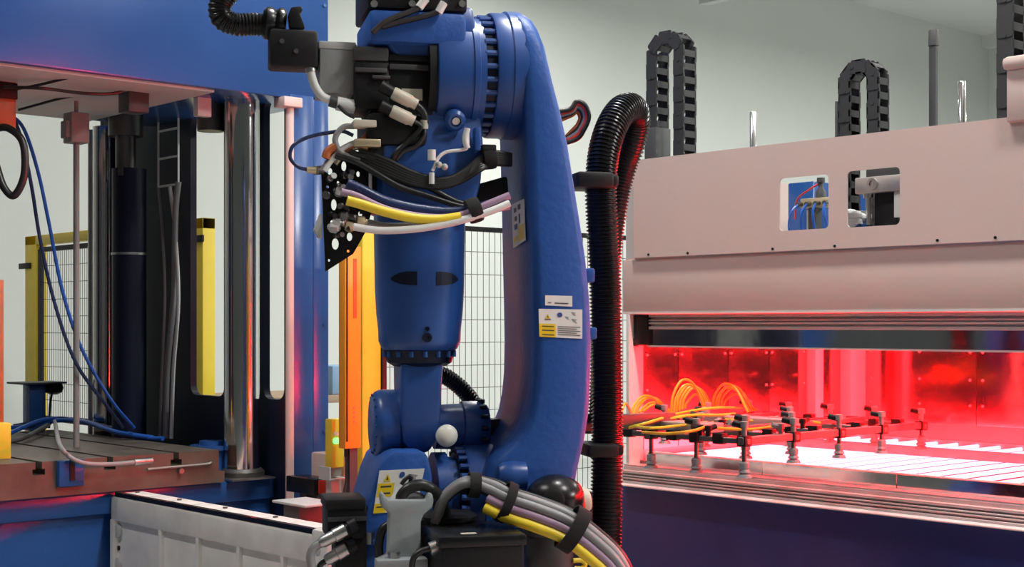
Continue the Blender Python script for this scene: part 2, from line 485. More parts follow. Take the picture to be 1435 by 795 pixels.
# clamp unit hanging on the far left
p = P(-2, 140, 6.1)
MB().box((p.x - 0.06, p.y - 0.06, p.z - 0.12), (p.x + 0.055, p.y + 0.055, CB)).build('upper_clamp', 'orange_brown', press, bevel=0.006)
MB().box((p.x - 0.061, p.y - 0.061, p.z + 0.0), (p.x + 0.060, p.y + 0.060, p.z + 0.07)).build('clamp_band', 'black_plastic', press, bevel=0.004)
p = P(0, 448, 6.1)
MB().box((p.x - 0.02, p.y - 0.02, 1.03), (p.x + 0.012, p.y + 0.012, p.z + 0.17)).build('upright_bar', 'orange_brown', press, bevel=0.003)
p = P(2, 590, 6.05)
MB().box((p.x - 0.05, p.y - 0.05, BT - 0.005), (p.x + 0.03, p.y + 0.03, BT + 0.15)).build('stop_block', 'yellow_paint', press, bevel=0.004)

# ---- hoses hanging and lying in the press: things that rest on the table
t = MB().tube([P(-8, 180, 6.0), P(12, 180, 5.98), P(32, 200, 5.96), P(34, 245, 5.96), P(20, 274, 5.97), P(5, 262, 5.98), P(-6, 230, 6.0)], 0.016, 12).build('cable_loop', 'black_cable', label='thick black cable loop hanging under the blue press crown', cat='cable')
MB().tube([P(13, 150, 6.35), P(30, 195, 6.35), P(44, 260, 6.36), P(57, 340, 6.4), P(78, 430, 6.45), P(107, 510, 6.55), P(148, 567, 6.7), P(172, 599, 6.9)], 0.0085, 8).build('air_hose', 'navy_hose', label='dark blue air hose hanging in front to the press table, lower curve', cat='hose')
MB().tube([P(10, 158, 6.45), P(33, 180, 6.45), P(53, 240, 6.46), P(68, 310, 6.5), P(88, 410, 6.55), P(115, 490, 6.65), P(155, 560, 6.8), P(188, 600, 7.0)], 0.0085, 8).build('air_hose', 'blue_hose', label='brighter blue air hose hanging beside the dark one above the press table', cat='hose')
zt = BT + 0.012
def tz(px, py, dz=0.0):
    q = onZ(px, py, zt); q.z += dz; return q
MB().tube([tz(-5, 606, .02), tz(40, 606, .03), tz(80, 603, .05), tz(120, 606, .05), tz(165, 612, .02), tz(215, 614)], 0.012, 10).build('table_hose', 'blue_hose', label='thicker blue hose lying along the press table, nearer its front edge', cat='hose', group='blue hoses on the press table')
MB().tube([tz(10, 612, .01), tz(60, 605, .06), tz(100, 601, .05), tz(150, 607, .03), tz(200, 613), tz(228, 615)], 0.011, 10).build('table_hose', 'blue_hose', label='blue hose arching higher past the pedestal along the press table', cat='hose', group='blue hoses on the press table')
MB().tube([tz(20, 600, .01), tz(75, 596, .03), tz(125, 598, .03), tz(190, 607)], 0.012, 10).build('table_hose', 'navy_hose', label='navy hose lying behind the blue hoses on the press table', cat='hose')
MB().tube([tz(-5, 622, .0), tz(30, 618, .01), tz(62, 607, .03), tz(74, 597, .03)], 0.012, 10).build('table_hose', 'dark_grey', label='dark grey hose end lying on the press table left of the pedestal', cat='hose')
gh = thing('metal_braided_hose', onX(75, 595, -6.0), 'grey braided hose curving over the press table edge to a steel coupling', 'hose')
pp = [tz(73, 598, .03), tz(77, 606, .05), onX(83, 622, -5.75), onX(97, 640, -5.62), onX(120, 650, -5.60), onX(155, 651, -5.60), onX(190, 648, -5.60)]
MB().tube(pp, 0.010, 10).build('hose_body', 'grey_cable', gh)
MB().cyl(onX(188, 648, -5.60), onX(213, 646, -5.60), 0.014, n=14).build('coupling', 'steel', gh)
# pedestal with plate and black sensor
pd = thing('sensor_pedestal', onZ(48, 603, BT), 'navy steel pedestal with a flat dark plate standing on the press table', 'pedestal')
b0 = onZ(48, 603, BT)
f0 = (b0.x * -CS + b0.y * SN)
zp = H + (HY - 538) / F * f0
MB().box((b0.x - 0.045, b0.y - 0.045, BT), (b0.x + 0.045, b0.y + 0.045, zp)).build('post', 'press_blue', pd, bevel=0.004)
MB().box((b0.x - 0.10, b0.y - 0.11, zp), (b0.x + 0.10, b0.y + 0.14, zp + 0.010)).build('top_plate', 'dark_grey', pd, bevel=0.002)
sb = MB().lathe([(0.02, 0), (0.045, 0.012), (0.052, 0.035), (0.045, 0.06)], (b0.x + 0.02, b0.y + 0.10, zp - 0.06), (0, 0, 1), 18).build('sensor_head', 'black_plastic', pd)
MB().tube([(b0.x + 0.02, b0.y + 0.09, zp - 0.05), (b0.x + 0.03, b0.y + 0.075, zp - 0.12), (b0.x + 0.05, b0.y + 0.06, BT + 0.01)], 0.007, 8).build('sensor_cable', 'black_cable', pd)

# ---- white die-change rail running out from the press along +X
RY = 2.857
ra = onY(147, 690, RY)
RX0, RX1 = -5.69, onY(440, HY, RY).x
RZ = ra.z - 0.0
rail = thing('die_change_rail', ((RX0 + RX1) / 2, RY + 0.1, 0), 'white ribbed cast rail for changing dies, running out from the press', 'rail')
body = MB().box((RX0, RY + 0.02, 0.08), (RX1, RY + 0.16, RZ - 0.03)).build('rail_body', 'rail_white', rail, bevel=0.006)
MB().box((RX0, RY, RZ - 0.115), (RX1, RY + 0.16, RZ - 0.012)).build('top_flange', 'rail_white', rail, bevel=0.010)
MB().box((RX0, RY - 0.004, 0.3), (RX0 + 0.035, RY + 0.05, RZ - 0.11)).build('rib', 'rail_white', body, bevel=0.006)
nr = 5
for k in range(nr):
    x = RX0 + 0.42 + k * 0.30
    MB().box((x - 0.012, RY + 0.002, 0.3), (x + 0.012, RY + 0.03, RZ - 0.11)).build('rib', 'rail_white', body, bevel=0.006)
for (px, py) in ((160, 745), (160, 792)):
    q = onY(px, py, RY - 0.004)
    MB().lathe([(0.03, 0), (0.03, 0.012), (0.024, 0.016)], (q.x, RY + 0.02, q.z), (0, -1, 0), 22).build('cap', 'light_grey', body)
q = onY(161, 769, RY)
MB().cyl((q.x, RY + 0.022, q.z), (q.x, RY + 0.014, q.z), 0.010, n=12).build('screw_hole', 'black_plastic', body)
MB().box((RX0 + 0.03, RY + 0.006, RZ - 0.012), (RX1 - 0.02, RY + 0.03, RZ + 0.006)).build('guide_strip', 'black_gloss', rail)
for k in range(8):
    x0 = RX0 + 0.06 + k * (RX1 - RX0 - 0.1) / 8
    MB().box((x0, RY + 0.034, RZ - 0.013), (x0 + (RX1 - RX0 - 0.1) / 8 - 0.008, RY + 0.12, RZ + 0.004)).build('cover_plate', 'rail_white', rail, bevel=0.002)
    if k % 2 == 0:
        MB().cyl((x0 + 0.03, RY + 0.08, RZ + 0.003), (x0 + 0.03, RY + 0.08, RZ + 0.010), 0.010, n=10).build('screw', 'dark_steel', rail)
eb = MB().box((RX1, RY - 0.015, 0.08), (RX1 + 0.10, RY + 0.17, RZ + 0.012)).build('end_block', 'rail_white', rail, bevel=0.014)
q = onY(443, 747, RY - 0.015)
MB().lathe([(0.016, 0), (0.016, 0.004), (0.009, 0.004), (0.009, 0.002)], (RX1 + 0.045, RY - 0.014, RZ - 0.06), (0, -1, 0), 18).build('end_bolt', 'light_grey', eb)

# ---- odds behind the rail end
a = P(437, 680, 6.32)
s = thing('rail_stopper', (a.x, a.y, 0), 'black steel stopper bar with a square red end behind the white rail', 'stopper')
MB().box((a.x - 0.13, a.y - 0.05, a.z - 0.035), (a.x + 0.09, a.y + 0.05, a.z + 0.035)).build('bar', 'black_gloss', s, bevel=0.004)
MB().box((a.x - 0.05, a.y - 0.03, 0), (a.x + 0.0, a.y + 0.03, a.z - 0.03)).build('stand', 'dark_grey', s)
MB().box((a.x + 0.09, a.y - 0.03, a.z - 0.03), (a.x + 0.10, a.y + 0.03, a.z + 0.03)).build('end_pad', 'red_plastic', s, bevel=0.003)
a = P(425, 702, 5.6)
s = thing('steel_side_table', (a.x, a.y, 0), 'pale flat steel plate on a grey stand behind the white rail', 'stand')
MB().box((a.x - 0.10, a.y - 0.08, a.z - 0.01), (a.x + 0.13, a.y + 0.08, a.z)).build('plate', 'light_grey', s, bevel=0.003)
MB().box((a.x - 0.05, a.y - 0.06, 0), (a.x + 0.06, a.y + 0.06, a.z - 0.01)).build('stand_body', 'dark_grey', s, bevel=0.004)

# ================================================================== FENCES AND GUARDS
def wire_panel(name, p0, p1, z0, z1, dx, dz, fr, parent, wr=0.0016):
    p0, p1 = Vector(p0), Vector(p1)
    m = MB()
    n = int((p1 - p0).length / dx)
    for k in range(1, n):
        q = p0 + (p1 - p0) * k / n
        m.cyl((q.x, q.y, z0), (q.x, q.y, z1), wr, n=5)
    k = int((z1 - z0) / dz)
    for j in range(1, k):
        z = z1 - j * dz
        m.cyl((p0.x, p0.y, z), (p1.x, p1.y, z), wr * 1.1, n=5)
    w = m.build('wire_mesh', 'dark_steel', parent, kind='stuff')
    MB().bar((p0.x, p0.y, z1), (p1.x, p1.y, z1), fr, fr).bar((p0.x, p0.y, z0), (p1.x, p1.y, z0), fr, fr).bar((p0.x, p0.y, z0), (p0.x, p0.y, z1), fr, fr).bar((p1.x, p1.y, z0), (p1.x, p1.y, z1), fr, fr).build('panel_frame', 'black_plastic', parent)
    return w
FX = -4.95
fn = thing('safety_fence', (FX, 4.5, 0), 'black framed wire mesh safety fence behind the robot arm', 'fence')
fz = onX(680, 322, FX).z
f0 = onX(537, HY, FX)
wire_panel('fence', (FX, f0.y, 0), (FX, f0.y + 2.2, 0), 0.15, fz, 0.036, 0.104, 0.022, fn)
MB().box((FX - 0.03, f0.y + 2.2, 0), (FX + 0.03, f0.y + 2.26, fz + 0.06)).build('fence_post', 'yellow_paint', fn, bevel=0.003)
p0, p1 = onX(508, HY, FX), onX(534, HY, FX)
gp = thing('guard_post', (FX, (p0.y + p1.y) / 2, 0), 'tall yellow square guard post beside the light curtain', 'post')
MB().box((FX - 0.05, p0.y, 0.012), (FX, p1.y, onX(520, 318, FX).z)).build('post_body', 'yellow_paint', gp, bevel=0.004)
MB().box((FX - 0.09, p0.y - 0.04, 0), (FX + 0.04, p1.y + 0.04, 0.012)).build('foot_plate', 'yellow_paint', gp)
# light curtain
LX = FX + 0.06
a, b = onX(484, 345, LX), onX(506, 628, LX)
lc = thing('light_curtain', (LX, (a.y + b.y) / 2, 0), 'slim orange light curtain column with dark edge lines', 'light curtain')
MB().box((LX - 0.05, a.y, b.z), (LX, b.y, a.z)).build('housing', 'orange_paint', lc, bevel=0.004)
MB().box((LX - 0.001, a.y + 0.004, b.z + 0.03), (LX + 0.002, a.y + 0.012, a.z - 0.03)).build('edge_seam', 'black_plastic', lc)
MB().box((LX - 0.001, a.y + 0.040, b.z + 0.55), (LX + 0.002, a.y + 0.058, b.z + 0.80)).build('lens_strip', 'orange_brown', lc)
q = onX(496, 578, LX)
for k in range(4):
    MB().cyl((LX - 0.001, q.y, q.z - k * 0.02 + 0.02), (LX + 0.003, q.y, q.z - k * 0.02 + 0.02), 0.004, n=8).build('indicator', 'led_red', lc)
for dy in (0.022, 0.062):
    MB().cyl((LX - 0.025, a.y + dy, b.z), (LX - 0.025, a.y + dy, b.z - 0.035), 0.009, n=10).build('plug', 'black_plastic', lc)
MB().tube([(LX - 0.025, a.y + 0.022, b.z - 0.03), (LX - 0.02, a.y + 0.02, b.z - 0.13), (LX - 0.01, a.y - 0.01, b.z - 0.22), (LX + 0.01, a.y - 0.05, b.z - 0.3)], 0.006, 8).build('lead', 'black_cable', lc)
MB().box((LX - 0.045, a.y + 0.03, 0.02), (LX - 0.01, a.y + 0.07, b.z)).box((LX - 0.09, a.y, 0), (LX + 0.02, b.y, 0.02)).build('stand', 'dark_grey', lc)
# yellow safety switch box with green lamp
SX = FX - 0.12
a, b = onX(465, 588, SX), onX(482, 655, SX)
sw = thing('safety_switch', (SX, (a.y + b.y) / 2, 0), 'small yellow safety switch box with a lit green lamp', 'switch box')
MB().box((SX - 0.05, a.y, b.z), (SX, b.y, a.z)).build('box', 'yellow_paint', sw, bevel=0.004)
q = onX(470, 618, SX)
MB().cyl((SX - 0.002, q.y, q.z), (SX + 0.012, q.y, q.z), 0.014, n=14).build('green_lamp', 'led_green', sw)
MB().cyl((SX - 0.002, q.y, q.z + 0.03), (SX + 0.010, q.y, q.z + 0.03), 0.010, n=12).build('clear_lamp', 'label_white', sw)
MB().box((SX - 0.04, a.y + 0.01, 0), (SX - 0.01, b.y - 0.01, b.z)).build('stand', 'grey_paint', sw)
SX2 = FX - 0.17
a, b = onX(468, 640, SX2), onX(512, 700, SX2)
MB().box((SX2 - 0.25, a.y + 0.05, 0), (SX2, b.y + 0.25, a.z)).build('beige_cabinet', 'beige_glow_tint', bevel=0.008, label='plain beige low cabinet behind the light curtain', cat='cabinet')
# angle bracket on the column foot
a = P(466, 663, 6.12)
MB().box((a.x - 0.03, a.y - 0.05, a.z - 0.02), (a.x + 0.05, a.y - 0.043, a.z + 0.03)).box((a.x - 0.03, a.y - 0.05, a.z - 0.026), (a.x + 0.05, a.y + 0.05, a.z - 0.02)).box((a.x - 0.02, a.y - 0.02, 0), (a.x + 0.02, a.y + 0.02, a.z - 0.02)).build('angle_bracket', 'light_grey', label='light grey steel angle bracket on a stand beside the press column foot', cat='bracket')

# gate far behind the press
GY = 4.6
a, b = onY(34, 332, GY), onY(276, 320, GY)
gt = thing('yellow_gate', ((a.x + b.x) / 2, GY, 0), 'yellow gate frame with a wire mesh leaf behind the press', 'gate')
gz = a.z
def gpost(px0, px1):
    q0, q1 = onY(px0, HY, GY), onY(px1, HY, GY)
    return MB().box((q0.x, GY, 0), (q1.x, GY + 0.09, gz)).build('gate_post', 'yellow_paint', gt, bevel=0.004)
g1 = gpost(35, 50); g2 = gpost(268, 284)
q0, q1 = onY(35, HY, GY), onY(284, HY, GY)
MB().box((q0.x, GY, gz - 0.07), (q1.x, GY + 0.09, gz)).build('gate_header', 'yellow_paint', gt, bevel=0.004)
w0, w1 = onY(54, 350, GY), onY(150, 350, GY)
wire_panel('gate', (w0.x, GY + 0.02, 0), (q1.x - 0.3, GY + 0.02, 0), 0.9, w0.z, 0.036, 0.125, 0.035, gt, 0.002)
for (px, py) in ((37, 373), (276, 335)):
    q = onY(px, py, GY)
    MB().box((q.x - 0.11, GY - 0.015, q.z - 0.022), (q.x + 0.09, GY + 0.0, q.z + 0.022)).build('latch', 'black_plastic', gt, bevel=0.003)
# workbench and crate seen through the press and beside the column
a = P(425, 552, 9.5)
wb = thing('workbench', (a.x, a.y, 0), 'grey workbench against the back wall beyond the press column', 'workbench')
MB().box((a.x - 0.5, a.y - 0.55, a.z - 0.05), (a.x + 0.3, a.y + 0.5, a.z)).build('bench_top', 'cardboard', wb, bevel=0.004)
for sx in (-0.45, 0.25):
    for sy in (-0.5, 0.45):
        MB().box((a.x + sx - 0.03, a.y + sy - 0.03, 0), (a.x + sx + 0.03, a.y + sy + 0.03, a.z - 0.05)).build('leg', 'grey_paint', wb)
MB().box((a.x - 0.40, a.y - 0.45, 0.3), (a.x + 0.2, a.y + 0.4, 0.9)).build('drawer_block', 'grey_paint', wb)
b = P(472, 535, 9.5)
MB().box((b.x - 0.18, b.y - 0.12, a.z), (b.x + 0.12, b.y + 0.10, a.z + 0.19)).build('blue_crate', 'sky_plastic', bevel=0.012, label='light blue plastic crate on the bench beyond the press column', cat='crate')

# ================================================================== THE OVEN (front plane Y = 4.4)
OY = 4.40
XL, XR = -4.13, -1.0
oven = thing('infrared_oven', (-2.6, 5.3, 0), 'infrared heating oven with glowing red chamber and white hood tinted pink for the glow', 'oven')
MB().box((XL - 0.06, OY + 0.03, 0), (XR, 6.5, 0.931)).build('base_cabinet', 'oven_navy', oven, bevel=0.006)
def extrusion(x0, x1, y0, y1, z0, z1, name='extrusion_rail'):
    h = z1 - z0
    m = MB().box((x0, y0 + 0.012, z0), (x1, y1, z1))
    for (u, v) in ((0.0, 0.2), (0.34, 0.46), (0.54, 0.66), (0.80, 1.0)):
        m.box((x0, y0, z0 + h * u), (x1, y0 + 0.014, z0 + h * v))
    return m.build(name, 'anodised', oven, bevel=0.0015, seg=1)
extrusion(XL + 0.01, XR, OY - 0.025, OY + 0.08, 0.937, 0.990)
MB().box((XL + 0.01, OY - 0.005, 0.990), (XR, OY + 0.08, 1.004)).build('ledge_step', 'anodised', oven)
MB().box((XL - 0.01, OY - 0.075, 0.930), (XR, OY + 0.08, 0.937)).build('ledge_lip', 'white_paint', oven, bevel=0.003)
MB().box((XL + 0.01, OY + 0.0, 1.004), (XR, OY + 0.10, 1.012)).build('ledge_strip', 'aluminium', oven)
nP = 5
for k in range(nP):
    x0 = XL + 0.08 + k * 0.6
    MB().box((x0, OY + 0.07, 1.010), (x0 + 0.597, OY + 0.076, 1.062)).build('front_mirror_panel', 'mirror_steel', oven)
# hood: fascia, upper panel with two openings, chamfered corner
fz0, fz1, hz = 1.648, 1.872, 2.287
MB().box((XL - 0.012, OY + 0.015, fz0), (XR, OY + 0.04, fz1)).build('fascia', 'beige_glow_tint', oven, bevel=0.003)
MB().box((XL - 0.012, OY + 0.012, fz0 - 0.004), (XR, OY + 0.042, fz0 + 0.004)).build('fascia_lip', 'white_paint', oven)
UX = onY(888, HY, OY).x
def win(px0, py0, px1, py1):
    A, B = onY(px0, py0, OY), onY(px1, py1, OY)
    return A.x, B.x, min(A.z, B.z), max(A.z, B.z)
wins = []
for (l, r, pyt, pyb) in ((1092, 1161, 247, 322), (1187, 1261, 237, 317)):
    A, B = onY((l + r) / 2, pyt, OY), onY((l + r) / 2, pyb, OY)
    wins.append((onY(l, HY, OY).x, onY(r, HY, OY).x, B.z, A.z))
holes = [rrect(w0, z0, w1, z1, 0.018) for (w0, w1, z0, z1) in wins]
up = MB().plate([(UX, fz1 + 0.006), (XR, fz1 + 0.006), (XR, hz), (UX, hz)], holes, lambda a, b: (a, OY, b), (0, 0.006, 0)).build('hood_panel', 'beige_glow_tint', oven)
MB().prism([(UX, OY, fz1 + 0.006), (UX, OY + 0.006, fz1 + 0.006), (UX - 0.10, OY + 0.066, fz1 + 0.006), (UX - 0.10, OY + 0.06, fz1 + 0.006)], (0, 0, hz - fz1 - 0.01)).build('hood_corner', 'white_paint', oven)
MB().box((UX - 0.10, OY + 0.06, fz1), (UX - 0.094, 6.4, hz - 0.01)).build('hood_side', 'beige_glow_tint', oven)
MB().box((UX, OY + 0.006, hz - 0.03), (XR, OY + 0.03, hz - 0.003)).box((UX, OY + 0.006, fz1), (XR, OY + 0.03, fz1 + 0.03)).build('hood_frame', 'aluminium', oven)
MB().box((XL, OY + 0.04, fz0 + 0.02), (XR, 6.45, fz0 + 0.05)).build('chamber_roof', 'steel', oven)
for (px, py) in ((909, 357), (964, 355), (1083, 349), (1170, 345), (1314, 337), (1395, 333)):
    q = onY(px, py, OY)
    MB().cyl((q.x, OY + 0.001, q.z), (q.x, OY - 0.004, q.z), 0.005, n=10).build('screw', 'black_plastic', up)
# white end housing at the right end of the hood
q = onY(1410, 80, OY - 0.02)
eh = MB().box((q.x, OY - 0.02, hz - 0.02), (q.x + 0.9, OY + 0.4, q.z - 0.04)).build('end_housing', 'beige_glow_tint', oven, bevel=0.006)
MB().box((q.x - 0.012, OY - 0.035, q.z - 0.045), (q.x + 0.9, OY + 0.42, q.z)).build('end_housing_lid', 'beige_glow_tint', eh, bevel=0.016)
# jambs, upper rail and deflector strip
MB().box((XL + 0.008, OY + 0.012, 0.93), (XL + 0.028, OY + 0.10, fz0)).build('door_jamb', 'white_paint', oven, bevel=0.003)
ux0 = onY(907, HY, OY + 0.05).x
extrusion(ux0, XR, OY + 0.045, OY + 0.12, fz0 - 0.068, fz0 - 0.005, 'extrusion_rail')
MB().box((ux0, OY + 0.055, fz0 - 0.135), (XR, OY + 0.061, fz0 - 0.068)).build('deflector_strip', 'mirror_steel', oven)
MB().box((ux0, OY + 0.05, fz0 - 0.142), (XR, OY + 0.075, fz0 - 0.135)).build('deflector_lip', 'white_paint', oven)
bx0, bx1 = onY(889, HY, OY + 0.04).x, onY(908, HY, OY + 0.04).x
MB().box((bx0, OY + 0.035, fz0 - 0.135), (bx1, OY + 0.10, fz0 - 0.005)).box((bx0 - 0.03, OY + 0.035, fz0 - 0.14), (bx0 + 0.01, OY + 0.06, fz0 - 0.105)).build('rail_bracket', 'black_plastic', oven, bevel=0.005)
# chamber: left wall of riveted mirror panels, corner posts, back wall
CXL, CYB = -4.10, 6.06
MB().box((XL, OY + 0.09, 0.9), (CXL - 0.012, CYB + 0.3, fz0 + 0.02)).build('chamber_side', 'steel', oven)
for (y0, y1) in ((4.50, 4.72), (4.724, 5.06), (5.064, 5.36), (5.364, 5.65)):
    pn = MB().box((CXL - 0.012, y0, 1.07), (CXL, y1, fz0 + 0.02)).build('mirror_panel', 'mirror_steel_wavy', oven)
    for yy in (y0 + 0.02, y1 - 0.02):
        for zz in (1.17, 1.32, 1.47):
            MB().sphere((CXL + 0.0005, yy, zz), 0.006, 8).build('rivet', 'steel', pn)
MB().box((CXL - 0.01, 5.655, 1.05), (CXL + 0.05, 5.72, fz0)).build('corner_post', 'white_paint', oven, bevel=0.003)
MB().box((CXL - 0.012, 5.72, 1.07), (CXL, 6.04, fz0 + 0.02)).build('mirror_panel', 'mirror_steel_wavy', oven)
MB().box((CXL - 0.01, 5.93, 1.05), (CXL + 0.06, CYB, fz0)).build('corner_post', 'white_paint', oven, bevel=0.003)
for k in range(5):
    x0 = CXL + 0.06 + k * 0.6
    pn = MB().box((x0, CYB, 1.12), (x0 + 0.596, CYB + 0.012, fz0 + 0.02)).build('mirror_panel', 'mirror_steel_wavy', oven)
    for xx in (x0 + 0.03, x0 + 0.3, x0 + 0.566):
        for zz in (1.22, 1.34, 1.47):
            MB().sphere((xx, CYB - 0.0005, zz), 0.007, 8).build('rivet', 'steel', pn)
MB().prism([(CXL, 5.97, 1.062), (CXL, CYB, 1.13), (CXL, CYB + 0.012, 1.13), (CXL, CYB + 0.012, 1.05), (CXL, 5.97, 1.05)], (XR - CXL, 0, 0)).build('back_skirt', 'white_paint', oven)
MB().box((XL, CYB + 0.012, 0.9), (XR, 6.5, fz0 + 0.02)).build('chamber_back', 'steel', oven)
MB().box((XR - 0.02, OY + 0.09, 0.9), (XR, CYB + 0.05, fz0 + 0.02)).build('chamber_side', 'mirror_steel', oven)
# heater bed
MB().box((CXL, OY + 0.076, 0.915), (XR, CYB + 0.02, 1.025)).build('reflector_bed', 'bed_reflector', oven)
ht = None
nT = 29
for k in range(nT):
    x = CXL + 0.10 + k * (XR - CXL - 0.15) / (nT - 1)
    if ht is None:
        ht = MB().cyl((x, OY + 0.12, 1.046), (x, CYB - 0.12, 1.046), 0.009, n=8).build('heater_tube', 'heater_glow', oven)
        hl = WL[ht.name].copy()
    else:
        dup(ht, (x, hl.y, hl.z), oven)
for k in range(22):
    x = CXL + 0.25 + k * 0.125
    dup(ht, (x, hl.y + 0.03, fz0 - 0.03), oven)
dv = None  # bars added between the tubes to break their glow into streaks
for k in range(nT - 1):
    x = CXL + 0.10 + (k + 0.5) * (XR - CXL - 0.15) / (nT - 1)
    if dv is None:
        dv = MB().prism([(x - 0.02, OY + 0.12, 1.024), (x + 0.02, OY + 0.12, 1.024), (x + 0.008, OY + 0.12, 1.046), (x - 0.008, OY + 0.12, 1.046)], (0, CYB - OY - 0.24, 0)).build('streak_bar', 'bed_reflector', oven)
        dl = WL[dv.name].copy()
    else:
        dup(dv, (x, dl.y, dl.z), oven)
for yb in (5.18,):
    MB().box((CXL + 0.02, yb - 0.02, 1.062), (XR - 0.02, yb + 0.02, 1.098)).build('cross_beam', 'white_paint', oven, bevel=0.003)
MB().box((CXL + 0.02, OY + 0.09, 1.025), (XR - 0.02, OY + 0.115, 1.064)).build('bed_frame', 'white_paint', oven)
MB().box((CXL + 0.02, CYB - 0.12, 1.025), (XR - 0.02, CYB - 0.09, 1.064)).build('bed_frame', 'white_paint', oven)

# ---- things on the oven roof
RZ0 = fz0 + 0.05
def cable_chain(pxl, pxr, pytop, Y, label, wid, leg, flip=1):
    A, B = onY(pxl, HY, Y), onY(pxr, HY, Y)
    x0, x1 = A.x + leg / 2, B.x - leg / 2
    R = (x1 - x0) / 2
    zt_ = onY((pxl + pxr) / 2, pytop, Y).z - leg / 2 - R
    root = thing('cable_chain', ((x0 + x1) / 2, Y + wid / 2, RZ0), label, 'cable chain', 'cable chains above the oven hood')
    pitch = leg * 1.02
    path = []
    z = zt_
    while z > RZ0 + pitch * 0.5:
        path.append(((x0, z), 0.0)); z -= pitch
    path.reverse()
    m = max(4, round(math.pi * R / pitch))
    for k in range(1, m):
        a = math.pi - math.pi * k / m
        path.append((((x0 + x1) / 2 + R * math.cos(a), zt_ + R * math.sin(a)), math.pi * k / m))
    z = zt_
    while z > RZ0 + pitch * 0.5:
        path.append(((x1, z), math.pi)); z -= pitch
    h = pitch * 0.62; t = leg
    g = MB()
    for yy in (-wid / 2, wid / 2 - 0.009):
        poly = [(-t / 2, yy, -h * 0.86), (-t * 0.35, yy, -h), (t * 0.35, yy, -h), (t / 2, yy, -h * 0.86), (t / 2, yy, h * 0.86), (t * 0.35, yy, h), (-t * 0.35, yy, h), (-t / 2, yy, h * 0.86)]
        g.prism(poly, (0, 0.009, 0))
    for xx in (-t / 2, t / 2 - 0.006):
        g.box((xx, -wid / 2, -pitch * 0.24), (xx + 0.006, wid / 2, pitch * 0.24))
    g.cyl((0, -wid / 2 - 0.002, -h * 0.8), (0, -wid / 2 + 0.002, -h * 0.8), t * 0.14, n=10)
    first = None
    for i_, (q, ang) in enumerate(path):
        loc = Vector((q[0], Y + wid / 2 + 0.0025 * (i_ % 2), q[1]))
        if first is None:
            first = g.build('chain_link', 'chain_black', root)
            place(first, loc, root)
            first.rotation_euler = (0, ang, 0)
        else:
            dup(first, loc, root, (0, ang, 0))
    return root, x0, x1, zt_
r, x0, x1, zt_ = cable_chain(905, 957, 43, 4.75, 'tall black cable chain arch behind the hood, nearest the corrugated hose', 0.088, 0.058)
zb_ = onY(920, 178, 4.75).z
MB().box((x0 - 0.034, 4.745, RZ0), (x0 + 0.036, 4.845, zb_)).build('end_bracket', 'dark_grey', r, bevel=0.004)
r, x0, x1, zt_ = cable_chain(1174, 1231, 83, 4.75, 'shorter black cable chain arch behind the hood, between two rods', 0.072, 0.055)
MB().box((x0 - 0.036, 4.742, RZ0), (x0 - 0.026, 4.826, onY(1174, 142, 4.75).z)).build('end_bracket', 'dark_grey', r, bevel=0.002)
r, x0, x1, zt_ = cable_chain(1396, 1476, -60, 4.75, 'tallest black cable chain beside the white end housing of the hood', 0.085, 0.062)
def rod(px, py, Y, r, m, name, label, cat, cap=False):
    q = onY(px, py, Y)
    if not cap:
        return MB().lathe([(r * 0.8, 0), (r, 0.004), (r, q.z - RZ0 - 0.004), (r * 0.8, q.z - RZ0)], (q.x, Y, RZ0), (0, 0, 1), 18).build(name, m, label=label, cat=cat)
    t = thing(name, (q.x, Y, RZ0), label, cat)
    MB().cyl((q.x, Y, RZ0), (q.x, Y, q.z - 0.06), r, n=18).build('pipe', m, t)
    MB().lathe([(r * 1.2, 0), (r * 1.2, 0.055), (r * 1.05, 0.06)], (q.x, Y, q.z - 0.06), (0, 0, 1), 18).build('cap', m, t)
    return t
rod(1055, 157, 4.8, 0.0135, 'chrome', 'guide_rod', 'short bright steel rod standing above the hood between the cable chains', 'rod')
rod(1348, 114, 4.8, 0.0155, 'chrome', 'guide_rod', 'bright steel rod above the hood right beside the dark capped pipe', 'rod')
rod(1308, 42, 4.8, 0.0165, 'dark_grey', 'capped_pipe', 'tall dark grey pipe with a cap rising above the hood', 'pipe', True)
# seen through the two openings of the hood
q0, q1 = onY(1104, 257, 5.35), onY(1140, 257, 5.35)
cc = thing('control_cabinet', ((q0.x + q1.x) / 2, 5.4, RZ0), 'flat blue control cabinet seen through the left hood opening', 'cabinet')
MB().box((q0.x, 5.35, RZ0), (q1.x, 5.5, q0.z)).build('cabinet_body', 'press_blue', cc, bevel=0.006)
MB().box((q1.x - 0.03, 5.34, RZ0 + 0.3), (q1.x - 0.015, 5.35, RZ0 + 0.42)).build('handle', 'steel', cc)
q0, q1 = onY(1185, 262, 5.35), onY(1216, 262, 5.35)
cc = thing('control_cabinet', ((q0.x + q1.x) / 2, 5.4, RZ0), 'flat blue control cabinet seen through the right hood opening', 'cabinet')
MB().box((q0.x, 5.35, RZ0), (q1.x, 5.5, q0.z)).build('cabinet_body', 'press_blue', cc, bevel=0.006)
MB().box((q0.x + 0.015, 5.34, RZ0 + 0.3), (q0.x + 0.03, 5.35, RZ0 + 0.42)).build('handle', 'steel', cc)
vy = 5.0
v = onY(1142, 290, vy)
vm = thing('valve_manifold', (v.x, vy, RZ0), 'pneumatic valve block with blue tubes seen through the left hood opening', 'valve')
MB().box((v.x - 0.02, vy - 0.02, RZ0), (v.x + 0.02, vy + 0.02, v.z)).build('stand', 'dark_grey', vm)
vb = MB().box((v.x - 0.055, vy - 0.03, v.z - 0.005), (v.x + 0.10, vy + 0.03, v.z + 0.035)).build('block', 'brass', vm, bevel=0.004)
